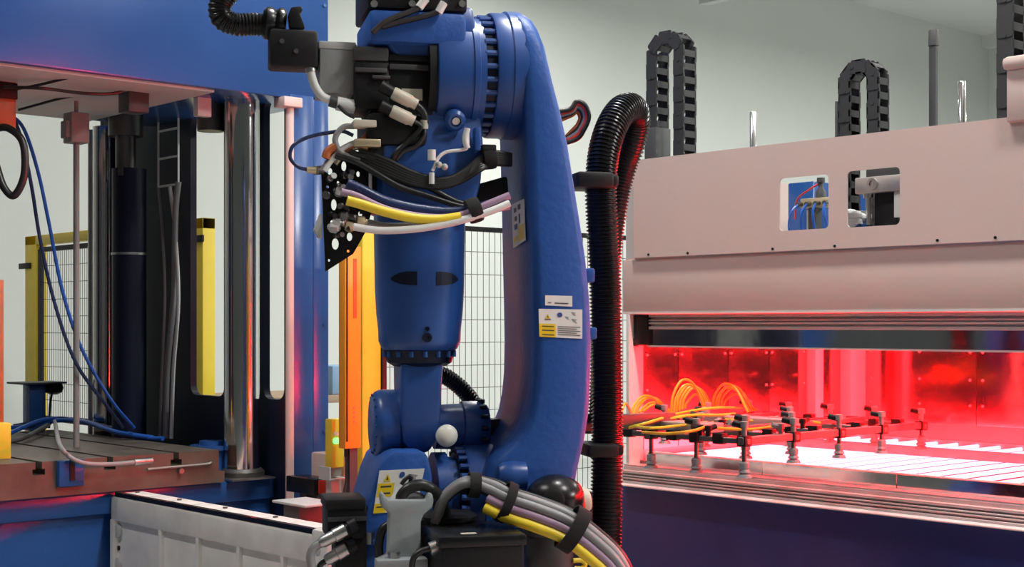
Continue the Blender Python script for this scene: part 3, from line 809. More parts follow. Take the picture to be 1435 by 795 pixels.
MB().lathe([(0.022, 0), (0.022, 0.03), (0.010, 0.05), (0.010, 0.07), (0.017, 0.07), (0.017, 0.09)], (v.x + 0.03, vy, v.z + 0.03), (0, 0, 1), 14).build('regulator', 'dark_grey', vb)
for k in range(4):
    xx = v.x - 0.05 + k * 0.045
    MB().cyl((xx, vy - 0.025, v.z + 0.012), (xx, vy - 0.055, v.z + 0.008), 0.011, n=10).build('fitting', 'dark_steel', vb)
    MB().tube([(xx, vy - 0.05, v.z + 0.008), (xx - 0.01 + 0.01 * k, vy - 0.085, v.z - 0.03), (xx - 0.03 + 0.02 * k, vy - 0.07, v.z - 0.10), (xx - 0.03 + 0.03 * k, vy - 0.03, v.z - 0.25)], 0.006, 7).build('tube', 'blue_hose', vm)
MB().tube([(v.x + 0.03, vy, v.z + 0.10), (v.x - 0.01, vy - 0.03, v.z + 0.07), (v.x - 0.07, vy - 0.03, v.z + 0.03), (v.x - 0.08, vy - 0.03, v.z - 0.05)], 0.004, 6).build('red_lead', 'red_plastic', vm)
ly = 4.56
v = onY(1236, 258, ly)
la = thing('lift_actuator', (v.x, ly, RZ0), 'steel lifting mount on a black column seen through the right hood opening', 'actuator')
MB().box((v.x - 0.02, ly - 0.02, RZ0), (v.x + 0.075, ly + 0.10, v.z - 0.02)).build('column', 'black_plastic', la, bevel=0.004)
mb = MB().box((v.x - 0.085, ly - 0.05, v.z - 0.035), (v.x + 0.11, ly + 0.06, v.z + 0.025)).build('mount', 'aluminium', la, bevel=0.005)
MB().lathe([(0.022, 0), (0.022, 0.01), (0.012, 0.01), (0.012, 0.004)], (v.x - 0.005, ly - 0.05, v.z - 0.003), (0, -1, 0), 18).build('bearing', 'steel', mb)
MB().box((v.x - 0.05, ly - 0.03, v.z + 0.02), (v.x + 0.09, ly + 0.05, v.z + 0.065)).build('motor', 'dark_grey', la, bevel=0.004)
MB().lathe([(0.010, 0), (0.010, 0.10), (0.02, 0.10), (0.02, 0.12)], (v.x - 0.045, ly - 0.02, v.z - 0.15), (0, 0, 1), 12).build('spindle', 'steel', la)
MB().box((v.x + 0.08, ly - 0.045, v.z - 0.13), (v.x + 0.11, ly - 0.01, v.z - 0.03)).build('side_plate', 'light_grey', la)
by = 4.53
v = onY(1199, 306, by)
fb = thing('film_bundle', (v.x, by, RZ0), 'crumpled white film bundle on a stand seen through the right hood opening', 'bundle')
m = MB(); rnd = random.Random(3)
for i in range(9):
    m.sphere((v.x + rnd.uniform(-.03, .03), by + rnd.uniform(-.03, .03), v.z + rnd.uniform(-.018, .016)), rnd.uniform(.022, .034), 10, (1.2, 1, 0.7))
m.build('film', 'white_film', fb)
MB().box((v.x - 0.045, by - 0.04, RZ0), (v.x + 0.045, by + 0.04, v.z - 0.025)).build('stand', 'press_blue', fb)

# ================================================================== THE ROBOT
D = 4.25
PHI = math.radians(13)
RM = Matrix.Translation(C(0, D)) @ Matrix.Rotation(math.atan2(CS, SN) + PHI, 4, 'Z')
cp_, sp_ = math.cos(PHI), math.sin(PHI)
def q(px, py, y=0.0):
    t = tt(px)
    x = (t * D + t * y * cp_ + y * sp_) / (cp_ - t * sp_)
    f = D + x * sp_ + y * cp_
    return Vector((x, y, H + (HY - py) / F * f))
def RB(): return MB(RM)
def xcyl(pxa, pxb, py, r, y=0.0, n=40, prof=None):
    A, B = q(pxa, py, y), q(pxb, py, y)
    z = q((pxa + pxb) / 2, py, y).z
    if prof: return RB().lathe([(rr, (B.x - A.x) * u) for (rr, u) in prof], (A.x, y, z), (1, 0, 0), n)
    return RB().cyl((A.x, y, z), (B.x, y, z), r, n=n)
def qbox(px0, py0, px1, py1, y0, y1, yref=None):
    yr = y0 if yref is None else yref
    A, B = q(px0, py0, yr), q(px1, py1, yr)
    return RB().box((A.x, y0, B.z), (B.x, y1, A.z))
rc = RM @ Vector((q(690, 700).x, 0.1, 0)); rc.z = 0
rob = thing('industrial_robot', rc, 'large glossy blue jointed industrial robot with folded arm and dangling cable harness', 'robot')

# lower arm
zj = q(690, 107).z
tab = [  # py, front-left px, front-right px
    (17, 716, 730), (21, 719, 738), (30, 724, 747), (45, 729, 755), (70, 733, 765), (107, 736, 776), (150, 739, 787), (200, 742, 798), (250, 744, 806), (300, 746, 814),
    (360, 748, 823), (420, 750, 829), (480, 751, 831), (530, 750, 830), (560, 747, 829), (585, 742, 827), (605, 734, 824), (622, 722, 821), (635, 708, 818), (648, 694, 815), (665, 690, 811), (700, 688, 806), (760, 690, 800), (830, 700, 790)]
rings = []
for (py, l, r_) in tab:
    z0 = q(735, py, -0.1).z
    dz = z0 - zj
    if dz > 0:
        yf = -math.sqrt(max(0.19 ** 2 - min(dz, 0.1885) ** 2, 0.0)) - 0.004
        yb = -yf
    else:
        yf = -0.194 - 0.02 * min(1, -dz / 0.6)
        yb = 0.194 + 0.02 * min(1, -dz / 0.6)
    xl, xr = q(l, py, yf).x, q(r_, py, yf).x
    xb = xr - 0.02
    c = min(0.024, (yb - yf) * 0.3, (xr - xl) * 0.3)
    z = q(l, py, yf if dz < 0 else -0.1).z
    rings.append([(xl, yf + c, z), (xl + c * 0.3, yf + c * 0.3, z), (xl + c, yf, z), (xr - c, yf, z), (xr - c * 0.3, yf + c * 0.3, z), (xr, yf + c, z), (xr, yb - c, z), (xr - c, yb, z), (xl + c, yb, z), (xl, yb - c, z)])
arm = RB().loft(rings).build('lower_arm', 'robot_blue', rob, angle=50)
for (x0, y0, x1, y1) in ((819, 376, 834, 396), (822, 459, 837, 476)):
    qbox(x0, y0, x1, y1, -0.15, -0.06).build('hose_lug', 'robot_blue_fine', arm, bevel=0.005)
# mating lines near the arm head
xcyl(701, 722, 107, 0.188, n=48, prof=[(0.183, 0), (0.188, 0.1), (0.188, 1)]).build('arm_head', 'robot_blue_fine', arm)
# elbow joint flange, bolt ring, housing
fl = xcyl(681, 703, 107, 0.184, n=48, prof=[(0.181, 0), (0.184, 0.1), (0.184, 1)]).build('elbow_flange', 'robot_blue_fine', rob)
xcyl(664, 682, 107, 0.165, n=40).build('bolt_gap', 'shaded_navy', fl)
A, B = q(664, 107), q(681, 107)
bm0 = None
for k in range(28):
    a = 2 * math.pi * k / 28
    RB().cyl((A.x + 0.002, 0.1675 * math.cos(a), zj + 0.1675 * math.sin(a)), (B.x, 0.1675 * math.cos(a), zj + 0.1675 * math.sin(a)), 0.0085, n=8).build('flange_bolt', 'robot_blue_fine', fl)
hs = xcyl(598, 666, 110, 0.182, n=48, prof=[(0.150, 0), (0.172, 0.06), (0.178, 0.25), (0.178, 0.74), (0.182, 0.76), (0.182, 0.86), (0.176, 0.88), (0.176, 1)]).build('elbow_housing', 'robot_blue_fine', rob)
# oil plug with ring on the housing front
pq = q(638, 166, -0.15)
RB().lathe([(0.030, 0), (0.030, 0.02), (0.022, 0.028), (0.015, 0.028), (0.015, 0.02)], (pq.x, -0.135, pq.z), (0, -1, -0.4), 22).build('plug_boss', 'robot_blue_fine', hs)
pr = RB().lathe([(0.011, 0), (0.011, 0.026)], (pq.x, -0.138, pq.z), (0, -1, -0.4), 14).build('oil_plug', 'steel', hs)
# red mark on top of the housing seam
a = q(648, 30, -0.13)
RB().box((a.x - 0.004, -0.10, a.z - 0.02), (a.x + 0.006, -0.08, a.z + 0.012)).build('red_mark', 'red_plastic', hs)
# lower skirt of the elbow between joint and forearm
A = q(590, 190)
RB().loft([[(q(l, py).x, -d_, q(588, py).z), (q(r_, py).x, -d_, q(588, py).z), (q(r_ + 4, py).x, -d_ + .05, q(588, py).z), (q(r_ + 4, py).x, d_ - .05, q(588, py).z), (q(r_, py).x, d_, q(588, py).z), (q(l, py).x, d_, q(588, py).z), (q(l - 4, py).x, d_ - .05, q(588, py).z), (q(l - 4, py).x, -d_ + .05, q(588, py).z)]
           for (py, l, r_, d_) in ((20, 523, 650, 0.13), (60, 523, 655, 0.14), (110, 560, 660, 0.10), (180, 545, 664, 0.12), (215, 528, 664, 0.135), (262, 526, 660, 0.138), (300, 526, 650, 0.134))]).build('elbow_casting', 'robot_blue_fine', rob, bevel=0.012)
# upper block with black wrist-motor box
bk = qbox(518, 12, 654, 64, -0.16, 0.15).build('rear_block', 'robot_blue', rob, bevel=0.014)
tb = qbox(515, -70, 655, 17, -0.15, 0.14).build('wrist_motor_box', 'motor_black', rob, bevel=0.008)
for px in (524, 577, 647):
    a = q(px, 6, -0.15)
    RB().cyl((a.x, -0.149, a.z), (a.x, -0.160, a.z), 0.010, n=10).build('screw', 'steel', tb)
for pts in (((596, -20), (592, 2), (583, 13), (560, 22), (538, 32), (522, 46)), ((640, -20), (622, 4), (614, 16), (590, 24), (560, 31), (535, 38))):
    RB().tube([q(a, b, -0.175) for a, b in pts], 0.0085, 8).build('motor_cable', 'black_cable', rob)
for (a, b, c, d_) in ((597, -2, 587, 11), (622, 4, 614, 18)):
    RB().cyl(q(a, b, -0.175), q(c, d_, -0.175), 0.012, n=12).build('cable_plug', 'pale_cable', rob)
# elbow motor: black recess ring, stepped bodies, cap
xcyl(590, 601, 108, 0.165, n=44).build('motor_flange', 'motor_black', hs)
mo = qbox(543, 76, 607, 162, -0.12, 0.10).build('elbow_motor', 'motor_black', rob, bevel=0.006)
A0, A1 = q(545, 52, -0.1), q(603, 76, -0.1)
RB().prism([(A0.x, -0.10, A1.z), (A1.x, -0.10, A1.z), (A1.x - 0.03, -0.06, A0.z + 0.0), (A0.x, -0.06, A0.z)], (0, 0.15, 0)).build('motor_slope', 'motor_top', mo)
qbox(546, 89, 606, 99, -0.13, -0.11).build('motor_fin', 'motor_top', mo, bevel=0.002)
qbox(545, 76, 604, 87, -0.128, -0.11).build('motor_fin', 'motor_black', mo, bevel=0.002)
mc = qbox(497, 84, 546, 154, -0.125, 0.06).build('motor_encoder', 'motor_black', rob, bevel=0.008)
qbox(496, 64, 545, 86, -0.13, 0.06).build('encoder_cap', 'motor_top', mc, bevel=0.006)
qbox(498, 94, 543, 102, -0.136, -0.12).build('motor_fin', 'motor_top', mc, bevel=0.002)
qbox(522, 105, 547, 111, -0.138, -0.12).build('motor_fin', 'motor_top', mc, bevel=0.002)
qbox(563, 124, 592, 141, -0.1235, -0.12).build('name_plate', 'cream_plastic', mo)
for (pa, pb, pc) in (((533, 120), (550, 130), (584, 147)), ((533, 148), (548, 155), (580, 170))):
    A, B, Cc = [q(u, v_, -0.16) for u, v_ in (pa, pb, pc)]
    cn = RB().cyl(A, B + (B - A) * 0.1, 0.018, 0.016, n=14).build('connector', 'black_plastic', mo)
    RB().lathe([(0.017, 0), (0.019, 0.005), (0.019, 0.055), (0.016, 0.06), (0.016, (Cc - B).length)], B, Cc - B, 16).build('connector_sleeve', 'cream_plastic', cn)
RB().tube([q(582, 146, -.16), q(592, 156, -.16), q(596, 168, -.155), q(594, 178, -.15)], 0.011, 10).build('motor_cable', 'black_cable', rob)
RB().cyl(q(595, 168, -.155), q(594, 180, -.15), 0.012, n=12).build('cable_plug', 'cream_plastic', rob)
RB().tube([q(594, 178, -.15), q(594, 190, -.15), q(583, 205, -.15), q(565, 213, -.145), q(555, 224, -.14)], 0.007, 8).build('motor_cable', 'black_cable', rob)
RB().tube([q(578, 169, -.16), q(590, 178, -.16), q(575, 195, -.15), q(556, 213, -.145), q(548, 230, -.14)], 0.007, 8).build('motor_cable', 'black_cable', rob)

qbox(517, 66, 600, 160, -0.112, 0.10).build('motor_shade_box', 'motor_black', rob, bevel=0.015)  # black boxes added for the deep shade around the elbow motors
qbox(514, 156, 600, 206, -0.148, 0.10).build('motor_shade_box', 'motor_black', rob, bevel=0.02)
# grey junction box and black clamp plate on the far left
jb = qbox(448, 68, 497, 132, -0.10, 0.05).build('junction_box', 'grey_paint', rob, bevel=0.004)
qbox(447, 57, 499, 70, -0.10, 0.06, -0.1).build('box_lid', 'light_grey', jb, bevel=0.003)
bp = qbox(378, 39, 446, 95, -0.12, -0.02).build('clamp_plate', 'black_plastic', rob, bevel=0.010)
qbox(440, 60, 500, 100, -0.03, 0.02).build('mount_arm', 'dark_grey', rob)
for (u, v_) in ((395, 58), (415, 72)):
    a = q(u, v_, -0.12)
    RB().cyl((a.x, -0.119, a.z), (a.x, -0.126, a.z), 0.007, n=10).build('screw', 'dark_grey', bp)
RB().prism([q(407, 39, -.11), q(428, 39, -.11), q(420, 18, -.11), q(425, 14, -.11), q(422, 8, -.11), q(408, 10, -.11), q(404, 20, -.11)], (0, 0.05, 0)).build('clamp_ear', 'black_plastic', bp, bevel=0.004)
RB().lathe([(0.042, 0), (0.048, 0.01), (0.048, 0.02), (0.040, 0.03), (0.046, 0.04), (0.046, 0.055), (0.036, 0.065)], q(400, 36, -0.05), (q(370, 32, -.05) - q(400, 36, -.05)), 24).build('hose_gland', 'black_gloss', bp)
ch = RB().corrugated([q(384, 36, -.05), q(355, 34, -.05), q(330, 34, -.055), q(311, 25, -.06), q(309, 5, -.065), q(325, -15, -.07), q(350, -40, -.08), q(380, -90, -.08)], 0.033, 0.010, 0.003).build('cable_conduit', 'black_gloss', rob)
# pale hose from clamp plate to the brass fittings
RB().tube([q(435, 97, -.1), q(437, 108, -.1), q(443, 124, -.1), q(453, 136, -.1), q(466, 142, -.1)], 0.012, 12).build('pale_hose', 'pale_cable', rob)
RB().cyl(q(434, 93, -.1), q(436, 101, -.1), 0.015, n=12).build('hose_nut', 'steel', rob)
RB().cyl(q(462, 141, -.1), q(474, 145, -.1), 0.017, n=12).build('hose_nut', 'dark_grey', rob)
RB().cyl(q(472, 145, -.1), q(497, 150, -.1), 0.020, n=12).build('hose_fitting', 'pale_cable', rob)
RB().tube([q(474, 148, -.12), q(484, 158, -.12), q(497, 165, -.12)], 0.005, 8).build('motor_cable', 'black_cable', rob)

# forearm, hanging down
fc = q(588, 400)
def hr(py, half): return half * (D + fc.x * sp_) / F / cp_
prof = [(62, 285), (62.5, 310), (62, 340), (61.5, 372), (61, 405), (59, 440), (56.5, 462), (56, 478), (52, 488), (45, 494)]
fa = RB().lathe([(hr(p, a), q(588, p).z) for a, p in prof], (fc.x, 0, 0), (0, 0, 1), 48).build('forearm', 'robot_blue_fine', rob)
RB().lathe([(hr(p, a), q(588, p).z) for a, p in ((50, 491), (46, 500), (44, 508), (36, 513))], (fc.x, 0, 0), (0, 0, 1), 40).build('forearm_ring', 'shaded_navy', fa)
for k in range(16):
    a = 2 * math.pi * k / 16
    R_ = hr(0, 47.5)
    RB().cyl((fc.x + R_ * math.cos(a), R_ * math.sin(a), q(588, 500).z), (fc.x + R_ * math.cos(a), R_ * math.sin(a), q(588, 492).z), 0.007, n=8).build('ring_bolt', 'press_blue', fa)
# dark patches on the forearm shell, painting the shade of scooped pockets
for sgn in (-1, 1):
    cols = [(13, 383, 402), (20, 383, 401.5), (28, 383.5, 401), (35, 385, 399.5), (41, 388, 397), (45, 391, 394)]
    R_ = hr(0, 61.4)
    m = RB(); vs = []
    for rr in (R_ + 0.0015, R_ - 0.012):
        for (dx, pt_, pb_) in cols:
            x = sgn * dx / 61.4
            for py in (pt_, pb_):
                vs.append((fc.x + x * rr, -rr * math.sqrt(1 - x * x), q(588, py).z))
    nc = len(cols); fs = []
    for L in range(2):
        for k in range(nc - 1):
            o_ = L * 2 * nc + 2 * k
            fs.append((o_, o_ + 1, o_ + 3, o_ + 2))
    for k in range(nc - 1):
        for e in (0, 1):
            o_ = 2 * k + e
            fs.append((o_, o_ + 2, o_ + 2 + 2 * nc, o_ + 2 * nc))
    fs += [(0, 1, 1 + 2 * nc, 2 * nc), (2 * nc - 2, 2 * nc - 1, 4 * nc - 1, 4 * nc - 2)]
    m.add(vs, fs)
    m.build('pocket_shade', 'shaded_navy', fa, smooth=False)
for (py, r_) in ((461, 0.007), (473, 0.014)):
    R_ = hr(0, 57)
    RB().lathe([(r_, 0), (r_, 0.006), (r_ * 0.6, 0.006), (r_ * 0.6, 0.003)], (fc.x + 0.002, -R_ + 0.003, q(588, py).z), (0, -1, 0), 16).build('shell_bolt', 'shaded_navy', fa)

# wrist
RB().loft([[(q(l, py).x, -d_, q(588, py).z), (q(r_, py).x, -d_, q(588, py).z), (q(r_, py).x, d_, q(588, py).z), (q(l, py).x, d_, q(588, py).z)]
           for (py, l, r_, d_) in ((508, 556, 616, 0.075), (540, 556, 614, 0.072), (590, 558, 612, 0.07), (618, 562, 606, 0.06), (634, 572, 598, 0.04))]).build('wrist_link', 'robot_blue_fine', rob, bevel=0.014)
xcyl(520, 560, 594, 0.10, 0.05, n=44, prof=[(0.078, 0), (0.094, 0.12), (0.101, 0.3), (0.101, 0.85), (0.09, 1)]).build('wrist_drive', 'robot_blue_fine', rob)
wz = q(540, 594, 0.05)
for k in range(18):
    a = 2 * math.pi * k / 18
    A = q(520, 594, 0.05)
    RB().cyl((A.x + 0.012, 0.05 + 0.085 * math.cos(a), wz.z + 0.085 * math.sin(a)), (A.x + 0.0015, 0.05 + 0.085 * math.cos(a), wz.z + 0.085 * math.sin(a)), 0.0045, n=8).build('wrist_bolt', 'press_blue', rob)
wm = xcyl(608, 682, 598, 0.066, 0.05, n=32, prof=[(0.066, 0), (0.068, 0.35), (0.068, 0.5), (0.076, 0.52), (0.076, 0.85), (0.062, 1)]).build('wrist_motor', 'robot_blue_fine', rob)
for k in range(14):
    a = 2 * math.pi * k / 14
    A = q(668, 598, 0.05)
    RB().cyl((A.x, 0.05 + 0.078 * math.cos(a), A.z + 0.078 * math.sin(a)), (A.x + 0.02, 0.05 + 0.078 * math.cos(a), A.z + 0.078 * math.sin(a)), 0.007, n=8).build('wrist_bolt', 'shaded_navy', wm)
RB().sphere(q(626, 611, -0.10), 0.0325, 24, (1, 0.6, 1)).build('round_white_cap', 'white_knob', rob)
RB().cyl(q(626, 611, -0.10), q(626, 611, 0.0), 0.018, n=14).build('cap_stem', 'robot_blue_fine', rob)
RB().corrugated([q(610, 522, .16), q(628, 530, .17), q(650, 548, .18), q(668, 572, .19), q(678, 600, .19), q(676, 625, .19)], 0.026, 0.010, 0.003).build('wrist_hose', 'black_gloss', rob)

# shoulder joint
zs = q(655, 690).z
sf = xcyl(647, 690, 690, 0.142, n=44, prof=[(0.138, 0), (0.142, 0.08), (0.142, 1)]).build('shoulder_flange', 'robot_blue_fine', rob)
A, B = q(636, 690), q(648, 690)
xcyl(636, 649, 690, 0.118, n=36).build('bolt_gap', 'shaded_navy', sf)
for k in range(26):
    a = 2 * math.pi * k / 26
    RB().cyl((A.x, 0.13 * math.cos(a), zs + 0.13 * math.sin(a)), (B.x, 0.13 * math.cos(a), zs + 0.13 * math.sin(a)), 0.0085, n=8).build('flange_bolt', 'robot_blue_fine', sf)
xcyl(606, 638, 690, 0.125, n=40, prof=[(0.118, 0), (0.118, 0.55), (0.105, 0.56), (0.105, 1)]).build('shoulder_hub', 'robot_blue_fine', rob)
xcyl(697, 735, 668, 0.045, -0.20, n=30, prof=[(0.034, 0), (0.044, 0.15), (0.048, 0.5), (0.044, 1)]).build('arm_boss', 'robot_blue_fine', rob)
# swivel head casting on the left
poly = [(546, 637), (556, 633), (592, 632), (601, 640), (606, 668), (610, 830), (494, 830), (500, 795), (510, 728), (526, 670), (535, 648)]
yh = -0.14
sh = RB().prism([q(a, b, yh) for a, b in poly], (0, 0.36, 0)).build('swivel_head', 'robot_blue', rob, bevel=0.014)
cz = q(660, 830, 0).z
c0 = q(668, 830, 0.08)
rz0 = 0.45
RB().lathe([(0.30, rz0), (0.30, rz0 + 0.18), (0.36, rz0 + 0.2), (0.36, cz - 0.02), (0.30, cz + 0.06)], (c0.x, c0.y, 0), (0, 0, 1), 48).build('swivel_base', 'robot_blue_fine', rob)
RB().lathe([(0.42, 0), (0.42, 0.03), (0.30, 0.03), (0.30, rz0)], (c0.x, c0.y, 0), (0, 0, 1), 44).build('pedestal', 'dark_grey', rob)
qbox(610, 660, 700, 830, 0.05, 0.28, 0.0).build('head_yoke', 'robot_blue', rob, bevel=0.02)
qbox(776, 690, 832, 830, 0.0, 0.2, 0.0).build('head_wing', 'shaded_navy', rob, bevel=0.012)
qbox(506, 758, 536, 764, yh - 0.02, yh + 0.02).build('head_bolt_plate', 'robot_blue_fine', rob, bevel=0.003)
a = q(517, 752, yh - 0.008)
RB().cyl((a.x, yh - 0.01, a.z - 0.02), (a.x, yh - 0.01, a.z + 0.012), 0.016, n=6).build('head_bolt', 'steel', rob)

# labels: white plate, yellow field, printed lines
def label(name, corners, y, yellow, lines, symbols=(), lift=0.004):
    P_ = [q(a, b, y) for a, b in corners]          # TL, TR, BR, BL
    nrm = (P_[1] - P_[0]).cross(P_[3] - P_[0]).normalized()
    if nrm.y > 0: nrm = -nrm
    def uv(u, v_):
        return (P_[0] * (1 - u) + P_[1] * u) * (1 - v_) + (P_[3] * (1 - u) + P_[2] * u) * v_
    base = RB().prism([uv(0, 0), uv(1, 0), uv(1, 1), uv(0, 1)], nrm * -lift).build(name, 'label_white', rob, smooth=False)
    def patch(nm, m_, u0, v0, u1, v1, e=0.0007):
        RB().prism([uv(u0, v0) + nrm * e, uv(u1, v0) + nrm * e, uv(u1, v1) + nrm * e, uv(u0, v1) + nrm * e], nrm * -e).build(nm, m_, base, smooth=False)
    for yy in yellow: patch('yellow_field', 'label_yellow', *yy)
    for l in lines: patch('print_line', 'label_ink', *l, 0.0012)
    for (kind, u, v_, su, sv) in symbols:
        if kind == 'tri':
            RB().prism([uv(u, v_ - sv) + nrm * .0014, uv(u + su, v_ + sv) + nrm * .0014, uv(u - su, v_ + sv) + nrm * .0014], nrm * -.0012).build('warning_triangle', 'label_yellow', base, smooth=False)
            RB().prism([uv(u, v_ - sv * .5) + nrm * .0019, uv(u + su * .3, v_ + sv * .6) + nrm * .0019, uv(u - su * .3, v_ + sv * .6) + nrm * .0019], nrm * -.0012).build('warning_mark', 'label_ink', base, smooth=False)
        elif kind == 'dot':
            RB().prism([uv(u + su * math.cos(a), v_ + sv * math.sin(a)) + nrm * .0014 for a in [2 * math.pi * k / 14 for k in range(14)]], nrm * -.0012).build('round_symbol', 'label_blue', base, smooth=False)
        else:
            RB().prism([uv(u - su, v_ - sv) + nrm * .0014, uv(u + su, v_ - sv * .6) + nrm * .0014, uv(u + su * .4, v_) + nrm * .0014, uv(u + su, v_ + sv) + nrm * .0014, uv(u - su * .2, v_ + sv * .2) + nrm * .0014], nrm * -.0012).build('hazard_symbol', 'label_grey', base, smooth=False)
    return base
yf = -0.2165
lab = label('warning_label', ((755, 433), (816, 434), (816, 475), (756, 472)), yf - 0.0005,
            [(0.0, 0.53, 0.38, 1.0)],
            [(0.06, 0.60, 0.34, 0.64), (0.06, 0.74, 0.34, 0.78), (0.06, 0.90, 0.34, 0.94), (0.13, 0.36, 0.27, 0.39)] + [(0.43, 0.60 + k * 0.07, 0.95 - (k % 2) * 0.08, 0.62 + k * 0.07) for k in range(5)],
            [('tri', 0.2, 0.26, 0.06, 0.08), ('dot', 0.48, 0.2, 0.06, 0.085), ('haz', 0.8, 0.15, 0.05, 0.06), ('haz', 0.82, 0.40, 0.06, 0.08), ('haz', 0.65, 0.30, 0.04, 0.05)])
label('maker_label', ((764, 414), (802, 415), (802, 430), (764, 428)), yf - 0.0005, [], [(0.35, 0.68, 0.85, 0.78), (0.10, 0.70, 0.22, 0.76)], ())
# inner side label, on the arm's left face
def side_label():
    xi = q(744, 310, -0.205).x - 0.004
    def pt(px, py):
        # where the ray meets the face x = xi
        t = tt(px)
        y = (xi * (cp_ - t * sp_) - t * D) / (t * cp_ + sp_)
        f = D + xi * sp_ + y * cp_
        return Vector((xi, y, H + (HY - py) / F * f))
    P_ = [pt(717, 287), pt(733, 279), pt(735, 337), pt(719, 348)]
    def uv(u, v_): return (P_[0] * (1 - u) + P_[1] * u) * (1 - v_) + (P_[3] * (1 - u) + P_[2] * u) * v_
    N = Vector((-1, 0, 0))
    base = RB().prism([uv(0, 0), uv(1, 0), uv(1, 1), uv(0, 1)], (0.004, 0, 0)).build('side_label', 'label_white', rob, smooth=False)
    for (m_, u0, v0, u1, v1, nm) in (('label_yellow', .52, .58, .98, .95, 'yellow_field'), ('label_ink', .2, .12, .4, .22, 'print_mark'), ('label_ink', .55, .08, .75, .2, 'print_mark'), ('label_ink', .25, .32, .4, .42, 'print_mark'), ('label_blue', .2, .5, .45, .62, 'print_mark'), ('label_ink', .6, .3, .7, .52, 'print_mark'), ('label_yellow', .12, .78, .42, .9, 'warning_triangle')):
        RB().prism([uv(u0, v0) + N * .0012, uv(u1, v0) + N * .0012, uv(u1, v1) + N * .0012, uv(u0, v1) + N * .0012], (0.001, 0, 0)).build(nm, m_, base, smooth=False)
side_label()
label('warning_label', ((532, 660), (595, 657), (583, 716), (523, 720)), yh - 0.003,
      [(0.02, 0.30, 0.38, 0.62), (0.0, 0.78, 0.28, 1.0)],
      [(0.08, 0.36, 0.32, 0.40), (0.08, 0.52, 0.32, 0.56), (0.05, 0.84, 0.22, 0.87)] + [(0.45, 0.55 + k * 0.08, 0.95, 0.575 + k * 0.08) for k in range(5)],
      [('tri', 0.2, 0.17, 0.08, 0.09), ('dot', 0.52, 0.12, 0.06, 0.07), ('haz', 0.8, 0.2, 0.08, 0.09)])

# ---- cable carrier plate with holes, and its fittings
YP = -0.10
poly = [(450, 238), (468, 226), (508, 222), (520, 226), (520, 300), (512, 326), (495, 356), (456, 381)]
hl_ = [oval(462, 240, 4, 5), oval(482, 233, 3.6, 7), oval(502, 244, 2.6, 4), oval(468, 287, 4, 8), oval(470, 342, 5, 8), oval(490, 332, 4, 6), oval(500, 229, 3, 2), oval(461, 365, 2, 2, 8), oval(505, 300, 3, 4), oval(459, 262, 2, 2, 8), oval(474, 256, 2, 2.4, 8), oval(488, 352, 2, 2, 8)]
pl = RB().plate(poly, hl_, lambda a, b: q(a, b, YP), (0, 0.008, 0)).build('carrier_plate', 'black_gloss', rob, smooth=False)
qbox(505, 225, 540, 300, YP + 0.008, YP + 0.03).build('plate_mount', 'black_plastic', pl)
RB().prism([q(440, 322, YP), q(448, 300, YP), q(452, 300, YP), q(452, 334, YP), q(447, 334, YP)], (0, 0.03, 0)).build('plate_tab', 'light_grey', pl, bevel=0.003)
def tubes(pts, y, r, m_, name='cable'):
    yy = y if isinstance(y, (list, tuple)) else [y] * len(pts)
    return RB().tube([q(a, b, c) for (a, b), c in zip(pts, yy)], r, 10).build(name, m_, rob)
Y1 = YP - 0.05
tubes([(486, 258), (505, 266), (540, 283), (580, 293), (620, 298), (650, 297), (680, 290), (712, 280)], Y1 - .07, 0.017, 'navy_hose', 'thick_hose')
tubes([(478, 269), (500, 275), (540, 293), (585, 303), (625, 305), (655, 299), (685, 286), (714, 274)], Y1 - .10, 0.0105, 'purple_cable')
tubes([(486, 281), (505, 286), (540, 297), (580, 306), (615, 308), (645, 304)], Y1 - .105, 0.014, 'yellow_cable')
tubes([(495, 318), (530, 323), (570, 322), (610, 317), (650, 308), (685, 297), (714, 285)], Y1 - .11, 0.0105, 'pale_cable')
tubes([(515, 312), (545, 317), (590, 314), (630, 306), (660, 298), (690, 285), (714, 276)], Y1 - .07, 0.0095, 'grey_cable')
tubes([(520, 316), (560, 318), (600, 316), (640, 309), (665, 300), (714, 290)], Y1 - .065, 0.0085, 'purple_cable')
for (a, b, c, d_, m_) in ((470, 267, 484, 271, 'steel'), (466, 312, 484, 314, 'steel'), (484, 316, 497, 319, 'brass'), (476, 303, 500, 306, 'dark_steel'), (500, 310, 522, 313, 'brass'), (462, 318, 474, 320, 'light_grey')):
    RB().lathe([(0.013, 0), (0.016, 0.006), (0.016, 0.02), (0.012, 0.024)], q(a, b, YP - 0.02), q(c, d_, YP - 0.02) - q(a, b, YP - 0.02), 8).build('pipe_fitting', m_, pl)
    RB().cyl(q(a, b, YP), q(c, d_, YP - 0.03), 0.010, n=8).build('pipe_fitting', m_, pl)
rf = random.Random(5)
for (u, v_) in ((461, 251), (474, 262), (458, 274), (478, 288), (486, 296), (462, 300), (494, 262), (482, 246), (470, 330), (480, 318), (492, 240), (505, 276)):
    a = q(u, v_, YP)
    r0 = rf.uniform(0.007, 0.012)
    RB().lathe([(r0, 0), (r0, 0.012), (r0 * 0.7, 0.014), (r0 * 0.7, 0.03), (r0 * 0.9, 0.03), (r0 * 0.9, 0.038)], a, (rf.uniform(-.3, .5), -1, rf.uniform(-.3, .3)), 8).build('pipe_fitting', rf.choice(['steel', 'dark_steel', 'light_grey', 'black_plastic']), pl)
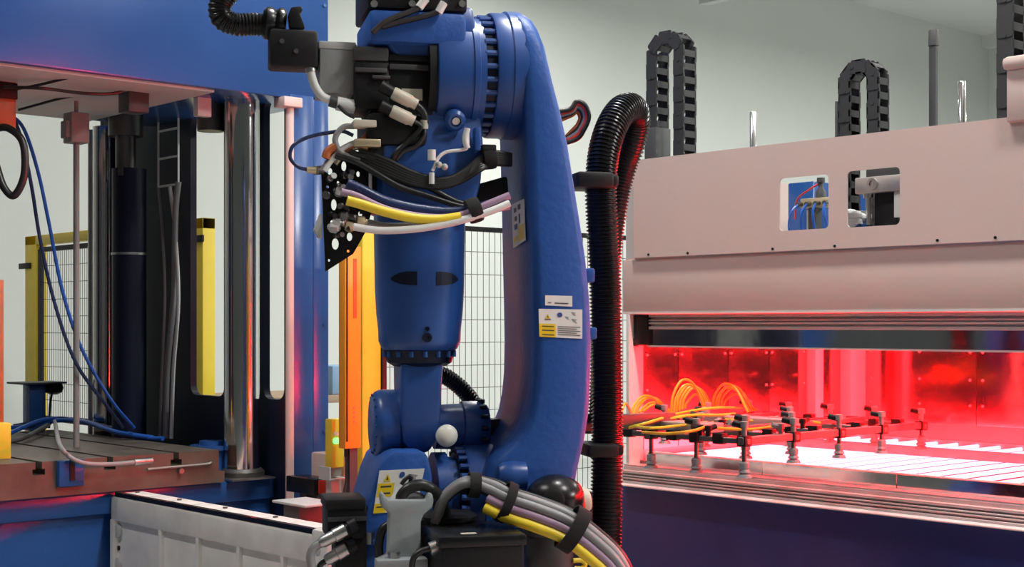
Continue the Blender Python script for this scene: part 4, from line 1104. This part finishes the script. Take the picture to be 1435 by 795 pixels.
# strap around the bundle
def strap(px, py, y, R_, w, dirv, m_='black_fabric', name='velcro_strap'):
    c = q(px, py, y); d_ = Vector(dirv).normalized()
    return RB().lathe([(R_, -w / 2), (R_ * 1.06, -w / 4), (R_ * 1.06, w / 4), (R_, w / 2)], c, d_, 20).build(name, m_, rob)
strap(664, 295, Y1 - .09, 0.034, 0.035, (1, 0, 0.35))
# black flat sleeve between strap and arm
RB().prism([q(655, 262, -.06), q(712, 246, -.06), q(714, 278, -.06), q(668, 288, -.06), q(655, 283, -.06)], (0, 0.05, 0)).build('cable_sleeve', 'black_fabric', rob, bevel=0.01)
# black cable bundle crossing the elbow to the arm
for k in range(6):
    dk = k * 4
    tubes([(505, 212 + dk * .8), (540, 224 + dk), (580, 243 + dk * .8), (620, 252 + dk * .5), (650, 240 + dk * .6), (672, 222 + dk * .8), (690, 214 + dk * .8), (716, 218 + dk * .6)], [-.13, -.15, -.165, -.17, -.16, -.15 - .004 * k, -.14, -.12], 0.0085, 'black_cable')
strap(685, 222, -.145, 0.030, 0.036, (1, 0, 0.1))
qbox(676, 202, 696, 212, -.17, -.12).build('strap_tail', 'black_fabric', rob, bevel=0.004)
tubes([(606, 240), (614, 222), (626, 213), (648, 210), (655, 205), (655, 180)], -.18, 0.005, 'pale_cable', 'thin_lead')
RB().lathe([(0.012, 0), (0.012, 0.03)], q(605, 225, -.185), (0, 0, 1), 10).build('lead_clip', 'pale_cable', rob)
RB().cyl(q(605, 242, -.18), q(605, 258, -.18), 0.008, n=10).build('lead_plug', 'pale_cable', rob)
for (u, v_) in ((615, 231), (623, 234)):
    RB().sphere(q(u, v_, -.185), 0.010, 10).build('lead_clip', 'light_grey', rob)
tubes([(655, 180), (652, 195), (655, 208)], -.185, 0.009, 'pale_cable', 'lead_sleeve')
qbox(666, 178, 674, 211, -.18, -.14).build('seam_clip', 'robot_blue_fine', hs, bevel=0.004)
# loops at the top left of the plate
tubes([(431, 238), (418, 234), (407, 222), (409, 207), (421, 197), (440, 190), (462, 186), (480, 184), (495, 190)], -.12, 0.0055, 'navy_hose', 'thin_hose')
RB().cyl(q(430, 238, -.12), q(443, 239, -.12), 0.010, n=10).build('pipe_fitting', 'brass', rob)
RB().cyl(q(442, 239, -.12), q(452, 238, -.10), 0.013, n=8).build('pipe_fitting', 'steel', rob)
tubes([(496, 177), (482, 178), (472, 188), (470, 200), (477, 213), (495, 221), (520, 225), (550, 230)], -.13, 0.0085, 'grey_cable')
tubes([(500, 200), (486, 205), (470, 216), (456, 232), (450, 240)], -.12, 0.008, 'grey_cable')
tubes([(520, 198), (495, 201), (476, 212), (462, 228), (455, 240)], -.125, 0.008, 'pale_cable')
tubes([(523, 204), (500, 207), (482, 216), (470, 230)], -.12, 0.007, 'brass')
tubes([(513, 170), (518, 180), (512, 192), (498, 204), (484, 214)], -.12, 0.008, 'orange_brown')
tubes([(470, 205), (460, 212), (456, 222)], -.13, 0.012, 'orange_brown')
tubes([(490, 214), (520, 222), (545, 232), (575, 250), (600, 262), (640, 283), (662, 285)], [-.13, -.14, -.15, -.16, -.165, -.165, -.16], 0.009, 'black_cable')
tubes([(470, 218), (500, 228), (530, 245), (560, 262), (600, 275), (640, 288), (662, 290)], [-.13, -.14, -.155, -.165, -.17, -.17, -.165], 0.009, 'black_cable')
qbox(496, 167, 528, 178, -.16, -.10).build('terminal_block', 'cream_plastic', rob, bevel=0.003)
qbox(497, 194, 534, 206, -.165, -.11).build('terminal_block', 'brass', rob, bevel=0.003)
qbox(516, 205, 540, 226, -.13, -.11).build('terminal_bracket', 'black_plastic', rob, bevel=0.003)
RB().cyl(q(519, 243, -.13), q(519, 266, -.13), 0.005, n=8).build('cable_tie', 'pale_cable', rob)

# cable loop behind the arm, right side
lp = [(797, 152), (808, 141), (820, 146), (825, 162), (818, 180), (806, 194)]
for k, m_ in enumerate(('black_cable', 'red_plastic', 'grey_cable', 'black_cable', 'orange_brown')):
    s_ = 1.0 - 0.13 * k
    tubes([(760, 158 + 5 * k)] + [(803 + (a - 803) * s_, 166 + (b - 166) * s_ + 2) for a, b in lp] + [(770, 205 + 3 * k)], 0.16 + 0.004 * k, 0.008, m_, 'loop_cable')

# ---- front of the base: bracket, black controller box, motors
yB = -0.34
brk = [(532, 693), (537, 690), (541, 698), (545, 701), (596, 701), (600, 691), (606, 692), (608, 702), (606, 712), (594, 722), (590, 732), (590, 775), (598, 786), (600, 830), (525, 830), (527, 786), (543, 778), (545, 720), (535, 710)]
bq = RB().prism([q(a, b, yB) for a, b in brk], (0, 0.035, 0)).build('grey_bracket', 'bracket_grey', rob, bevel=0.006)
a = q(552, 778, yB - 0.02)
RB().lathe([(0.016, 0), (0.016, 0.028)], (a.x, a.y, a.z - 0.02), (0, 0, 1), 6).build('bracket_bolt', 'steel', bq)
qbox(528, 786, 600, 796, yB - 0.05, yB).build('bracket_foot', 'bracket_grey', bq, bevel=0.004)
yC = -0.52
A, B = q(618, 755, yC), q(735, 760, yC)
bxm = RB().box((A.x, yC, q(618, 830, yC).z), (B.x, yC + 0.26, A.z + 0.0)).build('control_box', 'motor_black', rob, bevel=0.008)
RB().box((A.x - 0.006, yC - 0.006, A.z - 0.026), (B.x + 0.006, yC + 0.268, A.z + 0.004)).build('box_lid', 'black_gloss', bxm, bevel=0.006)
RB().box((A.x + 0.06, yC + 0.03, A.z + 0.003), (A.x + 0.10, yC + 0.05, A.z + 0.0055)).build('lid_tag', 'cream_plastic', bxm)
for sx in (0.02, 0.23):
    RB().lathe([(0.008, 0), (0.008, 0.008)], (A.x + sx, yC + 0.235, A.z + 0.003), (0, 0, 1), 10).build('lid_screw', 'dark_grey', bxm)
qbox(590, 728, 668, 830, -0.27, -0.16).build('base_motor', 'motor_black', rob, bevel=0.01)
RB().lathe([(0.075, 0), (0.085, 0.01), (0.085, 0.022), (0.07, 0.03)], q(627, 733, -0.22), (0, 0, 1), 26).build('motor_cap', 'motor_black', rob)
RB().cyl(q(603, 770, yC + .05), q(619, 764, yC + .05), 0.018, n=12).build('box_gland', 'steel', rob)
tubes([(608, 769), (592, 772), (580, 782), (577, 800), (578, 830)], yC + .05, 0.008, 'black_cable')
# dark round motor with boss to the right
md = q(778, 697, -0.30)
mdo = RB().sphere(md, 0.082, 28, (1.0, 1.0, 0.78)).build('dome_motor', 'black_gloss', rob)
RB().lathe([(0.030, 0), (0.030, 0.014), (0.024, 0.016), (0.012, 0.016), (0.012, 0.020)], q(775, 701, -0.372), (0, -1, 0.1), 22).build('dome_boss', 'black_plastic', mdo)
RB().lathe([(0.060, 0), (0.066, 0.02), (0.066, 0.16), (0.075, 0.17), (0.075, 0.24)], q(770, 830, -0.30), (0, 0, 1), 26).build('dome_body', 'dark_grey', mdo)
RB().lathe([(0.05, 0), (0.052, 0.008), (0.045, 0.016)], q(806, 700, -0.28), (1, 0, 0.15), 22).build('dome_ring', 'red_plastic', mdo)
RB().lathe([(0.034, 0), (0.036, 0.02), (0.030, 0.03)], q(811, 702, -0.28), (1, 0, 0.15), 18).build('dome_plug', 'cream_plastic', mdo)
# thick cable bundle arching over the base
base_pts = [(612, 730), (622, 700), (640, 682), (660, 675), (690, 682), (715, 694), (760, 709), (800, 726), (840, 756), (868, 785), (890, 830)]
ydep = [-.28, -.30, -.32, -.34, -.36, -.39, -.42, -.44, -.46, -.47, -.47]
for (dx, dy, yo, r_, m_, st) in ((0, -2, 0.0, 0.0145, 'grey_cable', 0), (-2, 5, -0.01, 0.0135, 'grey_cable', 0), (4, -6, 0.02, 0.011, 'black_cable', 0), (-6, 17, -0.012, 0.0135, 'purple_cable', 4), (-10, 30, -0.015, 0.0150, 'yellow_cable', 4), (-1, 11, 0.015, 0.012, 'black_cable', 0)):
    tubes([(a + dx, b + dy * (1 if i > 3 else .5)) for i, (a, b) in enumerate(base_pts)][st:], [y + yo for y in ydep][st:], r_, m_, 'bundle_cable')
def ring_strap(pc, y, Rx, Rz, w, tilt):
    c = q(*pc, y)
    Rm = Matrix.Rotation(tilt, 3, 'Y')
    rings_ = []
    n = 28
    m = RB(); vs, fs = [], []
    for k in range(n):
        a = 2 * math.pi * k / n
        for (ww, rr) in ((-w / 2, 0), (-w / 2, .005), (w / 2, .005), (w / 2, 0)):
            p = Vector((ww, (Rx + rr) * math.cos(a), (Rz + rr) * math.sin(a)))
            vs.append(c + Rm @ p)
    for k in range(n):
        k2 = (k + 1) % n
        for j in range(4):
            j2 = (j + 1) % 4
            fs.append((k * 4 + j, k * 4 + j2, k2 * 4 + j2, k2 * 4 + j))
    m.add(vs, fs)
    return m.build('velcro_strap', 'black_fabric', rob)
ring_strap((709, 704), -.39, 0.034, 0.052, 0.026, math.radians(24))
ring_strap((803, 742), -.45, 0.036, 0.060, 0.040, math.radians(32))
ring_strap((664, 680), -.345, 0.028, 0.030, 0.030, math.radians(5))
tubes([(565, 830), (560, 760), (556, 720), (566, 690), (590, 680), (610, 690), (622, 712), (628, 735)], [-.27, -.28, -.30, -.31, -.31, -.30, -.28, -.25], 0.016, 'black_cable')
tubes([(548, 712), (558, 700), (572, 694), (588, 697), (600, 708)], -.30, 0.012, 'grey_cable')
tubes([(556, 698), (560, 684), (568, 672), (576, 668), (574, 680)], -.29, 0.006, 'black_cable')
RB().cyl(q(553, 702, -.30), q(566, 682, -.30), 0.015, n=12).build('cable_plug', 'pale_cable', rob)
tubes([(545, 735), (535, 745), (531, 770), (536, 800), (545, 830)], -.30, 0.012, 'black_cable')
# yellow hook at the very bottom
tubes([(803, 786), (815, 786), (820, 791), (815, 797), (805, 797)], -.34, 0.007, 'yellow_cable', 'yellow_hook')
tubes([(818, 768), (822, 774), (818, 780)], -.34, 0.009, 'yellow_cable', 'yellow_hook')

# left servo motor with two grey connectors
sm = qbox(459, 712, 514, 755, -0.22, -0.06).build('side_motor', 'motor_black', rob, bevel=0.006)
qbox(457, 701, 513, 714, -0.225, -0.06).build('motor_lid', 'motor_black', sm, bevel=0.004)
qbox(460, 726, 514, 730, -0.228, -0.21).build('motor_fin', 'dark_grey', sm)
for (pa, pb) in (((500, 735), (448, 762)), ((498, 762), (456, 787))):
    A, B = q(*pa, -.26), q(*pb, -.26)
    L_ = (B - A).length
    cn = RB().lathe([(0.022, 0), (0.022, L_ * .2), (0.017, L_ * .22), (0.017, L_ * .3)], A, B - A, 14).build('connector', 'black_plastic', sm)
    RB().lathe([(0.018, L_ * .28), (0.020, L_ * .3), (0.020, L_ * .6), (0.017, L_ * .62), (0.017, L_ * .9), (0.013, L_)], A, B - A, 16).build('connector_sleeve', 'steel', cn)
tubes([(450, 761), (440, 768), (435, 780), (438, 800), (448, 830)], -.26, 0.012, 'grey_cable')
tubes([(458, 786), (449, 792), (446, 805), (450, 830)], -.26, 0.008, 'black_cable')
qbox(470, 745, 514, 830, -0.19, -0.08).build('motor_body', 'motor_black', sm, bevel=0.006)

# ---- corrugated suction hose and its clamps
hose_pts = [(848, 900, .10), (849, 800, .10), (850, 700, .10), (851, 600, .10), (850, 500, .10), (848, 400, .10), (844, 320, .10), (842, 262, .10), (846, 215, .11), (856, 180, .13), (870, 157, .17), (884, 152, .22), (890, 168, .27), (884, 200, .30), (872, 232, .32), (860, 280, .33), (850, 360, .33), (848, 480, .32), (846, 560, .31), (844, 596, .30)]
hose = RB().corrugated([q(a, b, c) for a, b, c in hose_pts], 0.050, 0.0118, 0.006, 26).build('corrugated_hose', 'black_gloss', label='thick black corrugated hose running up beside the robot arm and looping over', cat='hose')
for (l, t_, r_, b_) in ((808, 240, 869, 264), (824, 623, 876, 641)):
    c0, c1 = q(l, t_, 0.03), q(r_, b_, 0.03)
    cl = RB().box((c0.x, 0.02, c1.z), (c1.x - 0.02, 0.17, c0.z)).box((c1.x - 0.03, 0.035, c1.z + 0.004), (c1.x, 0.155, c0.z - 0.004)).build('hose_clamp', 'black_plastic', rob, bevel=0.010)

# ================================================================== VACUUM GRIPPER held by the wrist, reaching into the oven
GZ = 1.225
gc = onZ(1043, 619, GZ)
GX1, GY0 = gc.x, gc.y
GX0 = GX1 - 0.80
GY1 = onX(1297, HY, GX1).y
gr = thing('vacuum_gripper', ((GX0 + GX1) / 2, (GY0 + GY1) / 2, GZ - 0.16), 'flat rod frame of suction cups with orange air tubes, reaching into the oven', 'gripper')
def gbar(a, b, wd=0.022, name='frame_bar', m_='frame_grey'):
    return MB().bar(a, b, wd, wd).build(name, m_, gr, bevel=0.002, seg=1)
ysb = [GY0 + (GY1 - 0.03 - GY0) * k / 4 for k in range(5)]
for k, y in enumerate(ysb):
    gbar((GX0 - 0.02, y, GZ), (GX1 + 0.02, y, GZ), 0.018)
for x in (GX1, GX0, (GX0 + GX1) / 2):
    gbar((x, GY0 - 0.02, GZ + 0.002), (x, GY1, GZ + 0.002), 0.024)
for x in (GX0 + 0.2, GX1 - 0.2):
    gbar((x, GY0, GZ + 0.02), (x, GY1 - 0.1, GZ + 0.02), 0.016)
# boom from the wrist
wp = RM @ q(640, 600, 0.06)
xm = (GX0 + GX1) / 2
MB().bar((wp.x + 0.0, wp.y, wp.z), (xm, GY0 + 0.1, GZ + 0.045), 0.05, 0.05).build('boom', 'dark_grey', gr, bevel=0.004)
mp = MB().box((xm - 0.22, GY0 + 0.02, GZ + 0.015), (xm + 0.22, GY0 + 0.12, GZ + 0.045)).build('manifold', 'aluminium', gr, bevel=0.003)
MB().box((xm - 0.22, GY0 + 0.45, GZ + 0.015), (xm + 0.22, GY0 + 0.55, GZ + 0.04)).build('manifold', 'aluminium', gr, bevel=0.003)
# suction cups
def cup(x, y, drop):
    z1 = GZ - drop
    c = MB().lathe([(0.0075, 0), (0.0075, drop - 0.03)], (x, y, z1 + 0.045), (0, 0, 1), 10).build('cup_stem', 'dark_steel', gr)
    MB().lathe([(0.024, 0), (0.021, 0.008), (0.013, 0.012), (0.019, 0.017), (0.013, 0.026), (0.016, 0.03), (0.016, 0.045), (0.009, 0.05)], (x, y, z1), (0, 0, 1), 16).build('suction_cup', 'bracket_grey', c)
    MB().box((x - 0.018, y - 0.018, GZ - 0.016), (x + 0.018, y + 0.018, GZ + 0.018)).build('clamp_block', 'black_plastic', c, bevel=0.003)
    MB().lathe([(0.009, 0), (0.009, 0.03), (0.014, 0.03), (0.014, 0.048), (0.008, 0.05)], (x, y, GZ + 0.015), (0, 0, 1), 10).build('top_fitting', 'grey_paint', c)
    MB().cyl((x, y, GZ + 0.05), (x - 0.035, y - 0.012, GZ + 0.058), 0.011, n=10).build('elbow_fitting', 'black_plastic', c)
xs = [GX0, GX0 + 0.2, xm, GX1 - 0.2, GX1]
for i, y in enumerate(ysb):
    for j, x in enumerate(xs):
        if (i, j) in ((1, 1), (3, 1), (3, 3), (2, 2)): continue
        cup(x, y, 0.115 if i == 0 else 0.085)
# extra black clamps
for i, y in enumerate(ysb):
    for j in range(4):
        x = xs[j] + 0.1
        MB().box((x - 0.02, y - 0.016, GZ - 0.014), (x + 0.02, y + 0.016, GZ + 0.022)).build('clamp_block', 'black_plastic', gr, bevel=0.003)
# orange air tubes looping over the frame
rg = random.Random(11)
def loop(x0, y0, x1, y1, h, m_='orange_tube', r=0.0048):
    MB().tube([(x0, y0, GZ + 0.03), (x0 + (x1 - x0) * .08, y0 + (y1 - y0) * .08, GZ + h * .65), (x0 + (x1 - x0) * .35, y0 + (y1 - y0) * .35, GZ + h), (x0 + (x1 - x0) * .7, y0 + (y1 - y0) * .7, GZ + h * .9), (x1, y1, GZ + h * .35), (x1 + (x1 - x0) * .05, y1, GZ + 0.03)], r, 8).build('air_tube', m_, gr)
for (pxa, pya, pxb, pyb, h, n_) in ((884, 575, 928, 572, 0.10, 5), (940, 572, 985, 572, 0.17, 6), (998, 566, 1045, 572, 0.15, 5)):
    for k in range(n_):
        A = onZ(pxa + k * 4, pya + 8 - k * 1.5, GZ + 0.03); B = onZ(pxb + k * 3, pyb + 6 - k * 1.2, GZ + 0.03)
        loop(A.x, A.y, B.x, B.y, 0.8 * h + 0.02 - 0.012 * k + rg.uniform(-.012, .012))
def flat(pts, m_='orange_tube', r=0.0048):
    MB().tube([onZ(a, b, GZ + c) for a, b, c in pts], r, 8).build('air_tube', m_, gr)
flat([(880, 600, .03), (910, 592, .05), (950, 580, .06), (1000, 572, .07), (1040, 572, .03)], 'yellow_cable')
flat([(875, 592, .03), (905, 600, .04), (950, 597, .04), (990, 592, .03)], 'yellow_cable')
flat([(900, 606, .03), (935, 608, .03), (975, 603, .04), (1000, 592, .03)], 'orange_tube')
flat([(1010, 588, .03), (1060, 590, .03), (1110, 589, .03), (1150, 593, .02)], 'orange_tube')
flat([(1000, 600, .03), (1050, 602, .02), (1090, 597, .03)], 'orange_tube')
flat([(930, 588, .05), (970, 582, .06), (1005, 582, .05), (1030, 580, .03)], 'yellow_cable')
flat([(870, 580, .08), (876, 566, .11), (882, 575, .08), (886, 590, .03)], 'orange_tube')

# small push-in fittings scattered over the near half of the frame
for k in range(18):
    x = rg.uniform(GX0 + 0.05, GX1 - 0.04); y = ysb[rg.choice((0, 0, 1, 1, 2))]
    a = rg.uniform(0, 6.28)
    MB().lathe([(0.009, 0), (0.009, 0.018), (0.013, 0.018), (0.013, 0.034), (0.008, 0.036)], (x, y, GZ + 0.008), (0, 0, 1), 10).cyl((x, y, GZ + 0.032), (x + 0.03 * math.cos(a), y + 0.03 * math.sin(a), GZ + 0.040), 0.009, n=8).build('push_fitting', rg.choice(('black_plastic', 'black_plastic', 'grey_paint')), gr)
